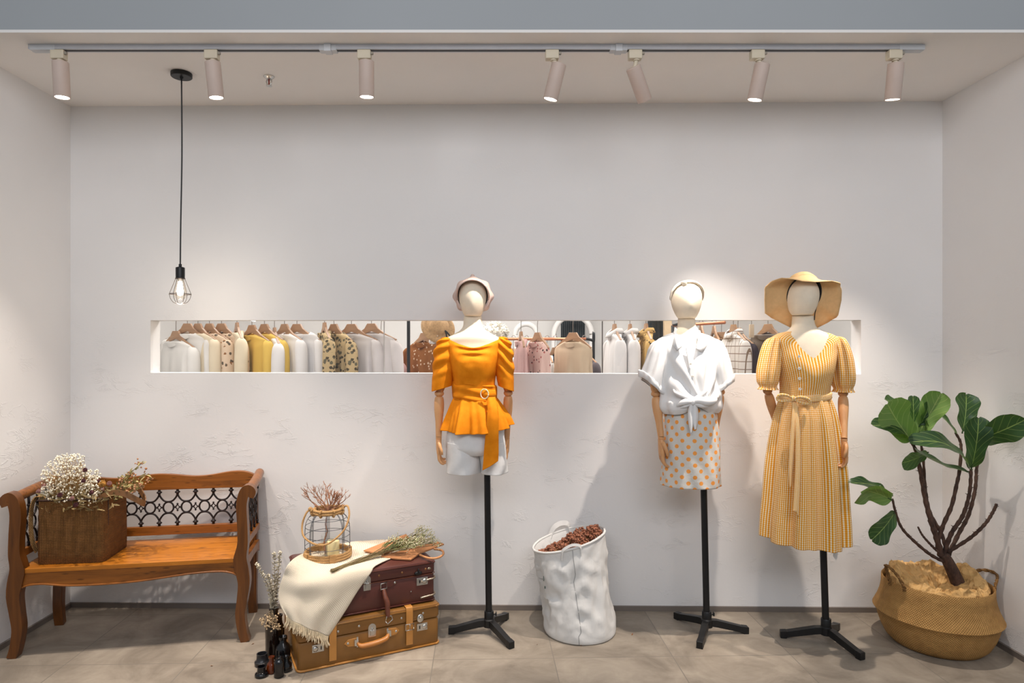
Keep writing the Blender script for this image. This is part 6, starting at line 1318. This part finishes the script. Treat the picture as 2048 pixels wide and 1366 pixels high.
hanging('hanging_garment', 'light denim top on the copper rail left of the dotted pink dress', 1053, 697, 4.85, 18, DEN, GBk, RZ, seed=24, w_=0.32, sleeve=None, cat_='top')
hanging('hanging_garment', 'sheer white top on the copper rail right of the dotted pink dress', 1094, 697, 4.85, 14, WSH, GBk, RZ, seed=25, w_=0.32, sleeve=None, cat_='top')
hanging('hanging_garment', 'navy jacket on the copper rail left of the oatmeal jacket', 1110, 695, 4.85, 30, NAV, GBk, RZ, seed=26, w_=0.36, cat_='jacket')
hanging('hanging_garment', 'grey checked top at the right end of the copper rail', 1168, 697, 4.85, 30, CHK, GBk, RZ, seed=27, w_=0.34, cat_='top')
hanging('hanging_shirt', 'white shirt on an edge on hanger, first right of the dark glass joint', 1229, 648, 4.05, 11, WSH2, GC, seed=30, collar=True, cat_='shirt')
hanging('hanging_shirt', 'white shirt on an edge on hanger, just left of the dotted yellow shirt', 1260, 648, 4.05, 8, WSH2, GC, seed=31, collar=True, cat_='shirt')
hanging('hanging_shirt', 'yellow shirt with black dots left of the knotted shirt mannequin', 1292, 647, 4.05, 9, YDT, GC, seed=32, collar=True, cat_='shirt')
hanging('hanging_garment', 'navy top on a wide wooden hanger right of the knotted shirt mannequin', 1443, 664, 4.65, 64, NAV, GC, px2z(645, 4.6)+0.01, seed=33, w_=0.34, cat_='top')
hanging('hanging_shirt', 'white plaid shirt on an edge on hanger right of the knotted shirt mannequin', 1467, 649, 4.05, 20, PLA, GC, seed=34, collar=True, cat_='shirt')
hanging('hanging_jacket', 'navy jacket hanging behind the white plaid shirt', 1476, 656, 4.15, 26, NAV, GC, seed=35, cat_='jacket')
hanging('hanging_cardigan', 'taupe cardigan with open neck left of the gingham dress', 1536, 648, 4.05, 36, GRY, GC, seed=36, neck=0.09, cat_='cardigan')
hanging('spare_hanger', 'bare wooden hanger on the copper rail, left of the navy top', 1428, 652, 4.75, 10, None, GC, px2z(646, 4.75)+0.01, seed=37, cat_='hanger')
hanging('spare_hanger', 'bare wooden hanger on the copper rail close to the knotted shirt mannequin', 1402, 650, 4.85, 10, None, GC, px2z(647, 4.85)+0.01, seed=38, cat_='hanger')
# tag board with wire hooks
t = thing('hanging_tag_board', 'pale wooden tag block with wire hooks hanging by the taupe cardigan', 'hanger', P(1503, 648, 4.05)); q = P(1503, 662, 4.05)
MB().box(q, (0.026, 0.02, 0.082)).build('wood_block', M('pale_tag_wood', C(214, 196, 172), 0.6, var=0.08), t, smooth=False, bevel=0.002)
b = MB(); b.tube(spline([q+Vector((0, 0, 0.04)), q+Vector((0, 0, 0.06)), q+Vector((0, 0.012, Z1-q.z)), q+Vector((0, 0, Z1-q.z+0.0145)), q+Vector((0, -0.013, Z1-q.z))], 14), 0.002, 6)
b.tube([q+Vector((0, 0, -0.04)), q+Vector((0, 0, -0.066)), q+Vector((0.02, 0, -0.07)), q+Vector((0.021, 0, -0.125)), q+Vector((-0.006, 0, -0.13)), q+Vector((-0.008, 0, -0.19))], 0.0018, 6); b.tube(spline([q+Vector((-0.006, 0, -0.13)), q+Vector((-0.018, 0, -0.128)), q+Vector((-0.026, 0, -0.112))], 8), 0.0018, 6); b.build('wire_hook', WIREG, t)
# straw hat resting on a plinth, hat with ribbon, fluffy cushion
STR2 = M('pale_straw', C(226, 196, 158), 0.8, var=0.08, vs=60)
c = P(1500, 757, 4.0); pz = c.z-0.02
struct(MB().box((c.x, 4.06, pz/2), (0.34, 0.34, pz)).build('trim_1', RW, smooth=False))
t = thing('straw_hat', 'pale straw hat just showing above the sill below the taupe cardigan', 'hat', (c.x, 4.06, pz))
MB().lathe([(0.15, 0.0), (0.15, 0.004), (0.088, 0.008), (0.084, 0.04), (0.072, 0.060), (0.04, 0.068), (0, 0.069)], (c.x, 4.06, pz), 40, False, True).build('hat_body', STR2, t, solid=0.002)
q = P(876, 655, 4.30)
t = thing('straw_hat', 'straw hat with black ribbon hanging left of the orange blouse mannequin', 'hat', q)
rot = Matrix.Rotation(R(62), 3, 'X') @ Matrix.Rotation(R(20), 3, 'Y')
MB().lathe([(0.115, 0.0), (0.085, 0.006), (0.064, 0.010), (0.062, 0.035), (0.05, 0.055), (0, 0.060)], q, 36, False, True, rot=rot).build('hat_body', M('natural_straw', C(188, 152, 108), 0.8, var=0.2, vs=70), t, solid=0.003)
b = MB(); ribbon(b, [q+Vector((0.03, -0.05, -0.01)), q+Vector((0.06, -0.05, -0.03)), q+Vector((0.085, -0.05, -0.06))], 0.010, 0.002, (0, 0, 1), 10); ribbon(b, [q+Vector((0.055, -0.052, -0.03)), q+Vector((0.06, -0.052, -0.05)), q+Vector((0.062, -0.05, -0.072))], 0.010, 0.002, (1, 0, 0), 10); b.build('hat_ribbon', MC['black_band'], t)
b = MB(); b.tube(spline([q+Vector((0, 0.01, 0.05)), q+Vector((0, 0.03, 0.10)), Vector((q.x, 4.35, Z1+0.012))], 8), 0.0015, 5); b.build('hanging_loop', WIREG, t)
q = P(872, 676, 4.28); o = thing('hanging_scarf', 'white gathered scarf hanging below the straw hat with ribbon', 'scarf', q)
b = MB(); rg = []
for z, rx, ry in rows([(0.05, 0.012, 0.010), (0.02, 0.035, 0.02), (-0.03, 0.045, 0.025), (-0.08, 0.042, 0.02), (-0.105, 0.018, 0.01)], 20): rg.append([q+Vector(((rx+0.004*math.sin(7*2*PI*j/40))*math.cos(2*PI*j/40), (ry+0.003*math.sin(9*2*PI*j/40))*math.sin(2*PI*j/40), z)) for j in range(40)])
b.loft(rg); b.tube([q+Vector((0, 0, 0.045)), Vector((q.x, 4.33, Z1))], 0.0015, 5); b.build('scarf_cloth', WSH2, o)
q = P(990, 664, 5.6); t = thing('fluffy_cushion', 'white fluffy cushion on a stand right of the orange blouse mannequin', 'cushion', q+Vector((0, 0, -0.08)))
b = MB(); rnd = random.Random(5); b.ball(q, (0.11, 0.06, 0.075), 20, 12)
for i in range(380):
    v = Vector((rnd.gauss(0, 1), rnd.gauss(0, 1), rnd.gauss(0, 1))).normalized(); p = q+Vector((v.x*0.108, v.y*0.058, v.z*0.073)); b.tube([p, p+v*0.02+Vector((0, 0, rnd.uniform(-.01, .01)))], [0.006, 0.001], 4)
b.build('fluffy_cover', M('white_fluff', C(226, 220, 208), 0.95, var=0.2, vs=30), t); MB().tube([q+Vector((0, 0, -0.06)), Vector((q.x, q.y, 0.01))], 0.012, 10).build('stand_pole', BLACKM, t)
# curtains, arched mirror, post, counter
CUR = M('slate_curtain', C(62, 68, 70), 0.9, var=0.1, vs=3)
for x0, x1, lab in ((1122, 1170, 'dark slate curtain seen inside the white arch'), (1296, 1328, 'dark slate curtain between dotted yellow shirt and pale wooden post')):
    Y = 6.95; X0, X1 = px2x(x0, Y), px2x(x1, Y); pts = []
    for i in range(81):
        X = lerp(X0, X1, i/80); pts.append((X, Y+0.022*math.sin(i*0.95)+0.008*math.sin(i*2.3)))
    b = MB(); b.grid([[Vector((x, y, z)) for x, y in pts] for z in (0.03, 0.8, 1.6, 2.3)]); o = b.build('dark_curtain', CUR, None, org=(lerp(X0, X1, .5), Y, 0.03), solid=0.004); tag(o, lab, 'curtain', 'dark curtains at the back of the shop')
for cx_, hw, lab in ((1146, 38, 'tall white arched frame around the dark curtain at the back of the shop'), (1052, 22, 'narrow white arched frame left of the dotted pink dress, at the back of the shop')):
    Y = 6.8; X = px2x(cx_, Y); hw_ = hw/F*Y; zt = 1.42+0.13; b = MB()
    pts = [Vector((X-hw_, Y, 0.02)), Vector((X-hw_, Y, zt))]+[Vector((X-hw_*math.cos(a), Y, zt+hw_*math.sin(a))) for a in [PI*i/24 for i in range(25)]]+[Vector((X+hw_, Y, zt)), Vector((X+hw_, Y, 0.02))]
    b.tube(pts, 0.028, 10, up=(0, 1, 0)); o = b.build('arch_frame', RW, None, org=(X, Y, 0)); tag(o, lab, 'arch frame', 'white arch frames at the back of the shop')
X = px2x(1335, 6.6); o = MB().box((X, 6.6, 1.3), (0.075, 0.06, 2.6)).build('wooden_post', M('pale_pine_post', C(222, 196, 160), 0.6, var=0.06), None, org=(X, 6.6, 0), smooth=False, bevel=0.003); tag(o, 'pale wooden post right of the dark curtain behind the slot', 'post')
X0, X1 = px2x(776, 6.2), px2x(815, 6.2); zt = px2z(725, 6.2); t = thing('grey_counter', 'grey counter block seen low beside the black rack post', 'counter', ((X0+X1)/2, 6.2, 0))
MB().box(((X0+X1)/2, 6.4, zt/2), (X1-X0, 0.4, zt)).build('counter_body', M('slate_grey_paint', C(112, 112, 108), 0.7, var=0.05), t, smooth=False, bevel=0.003)
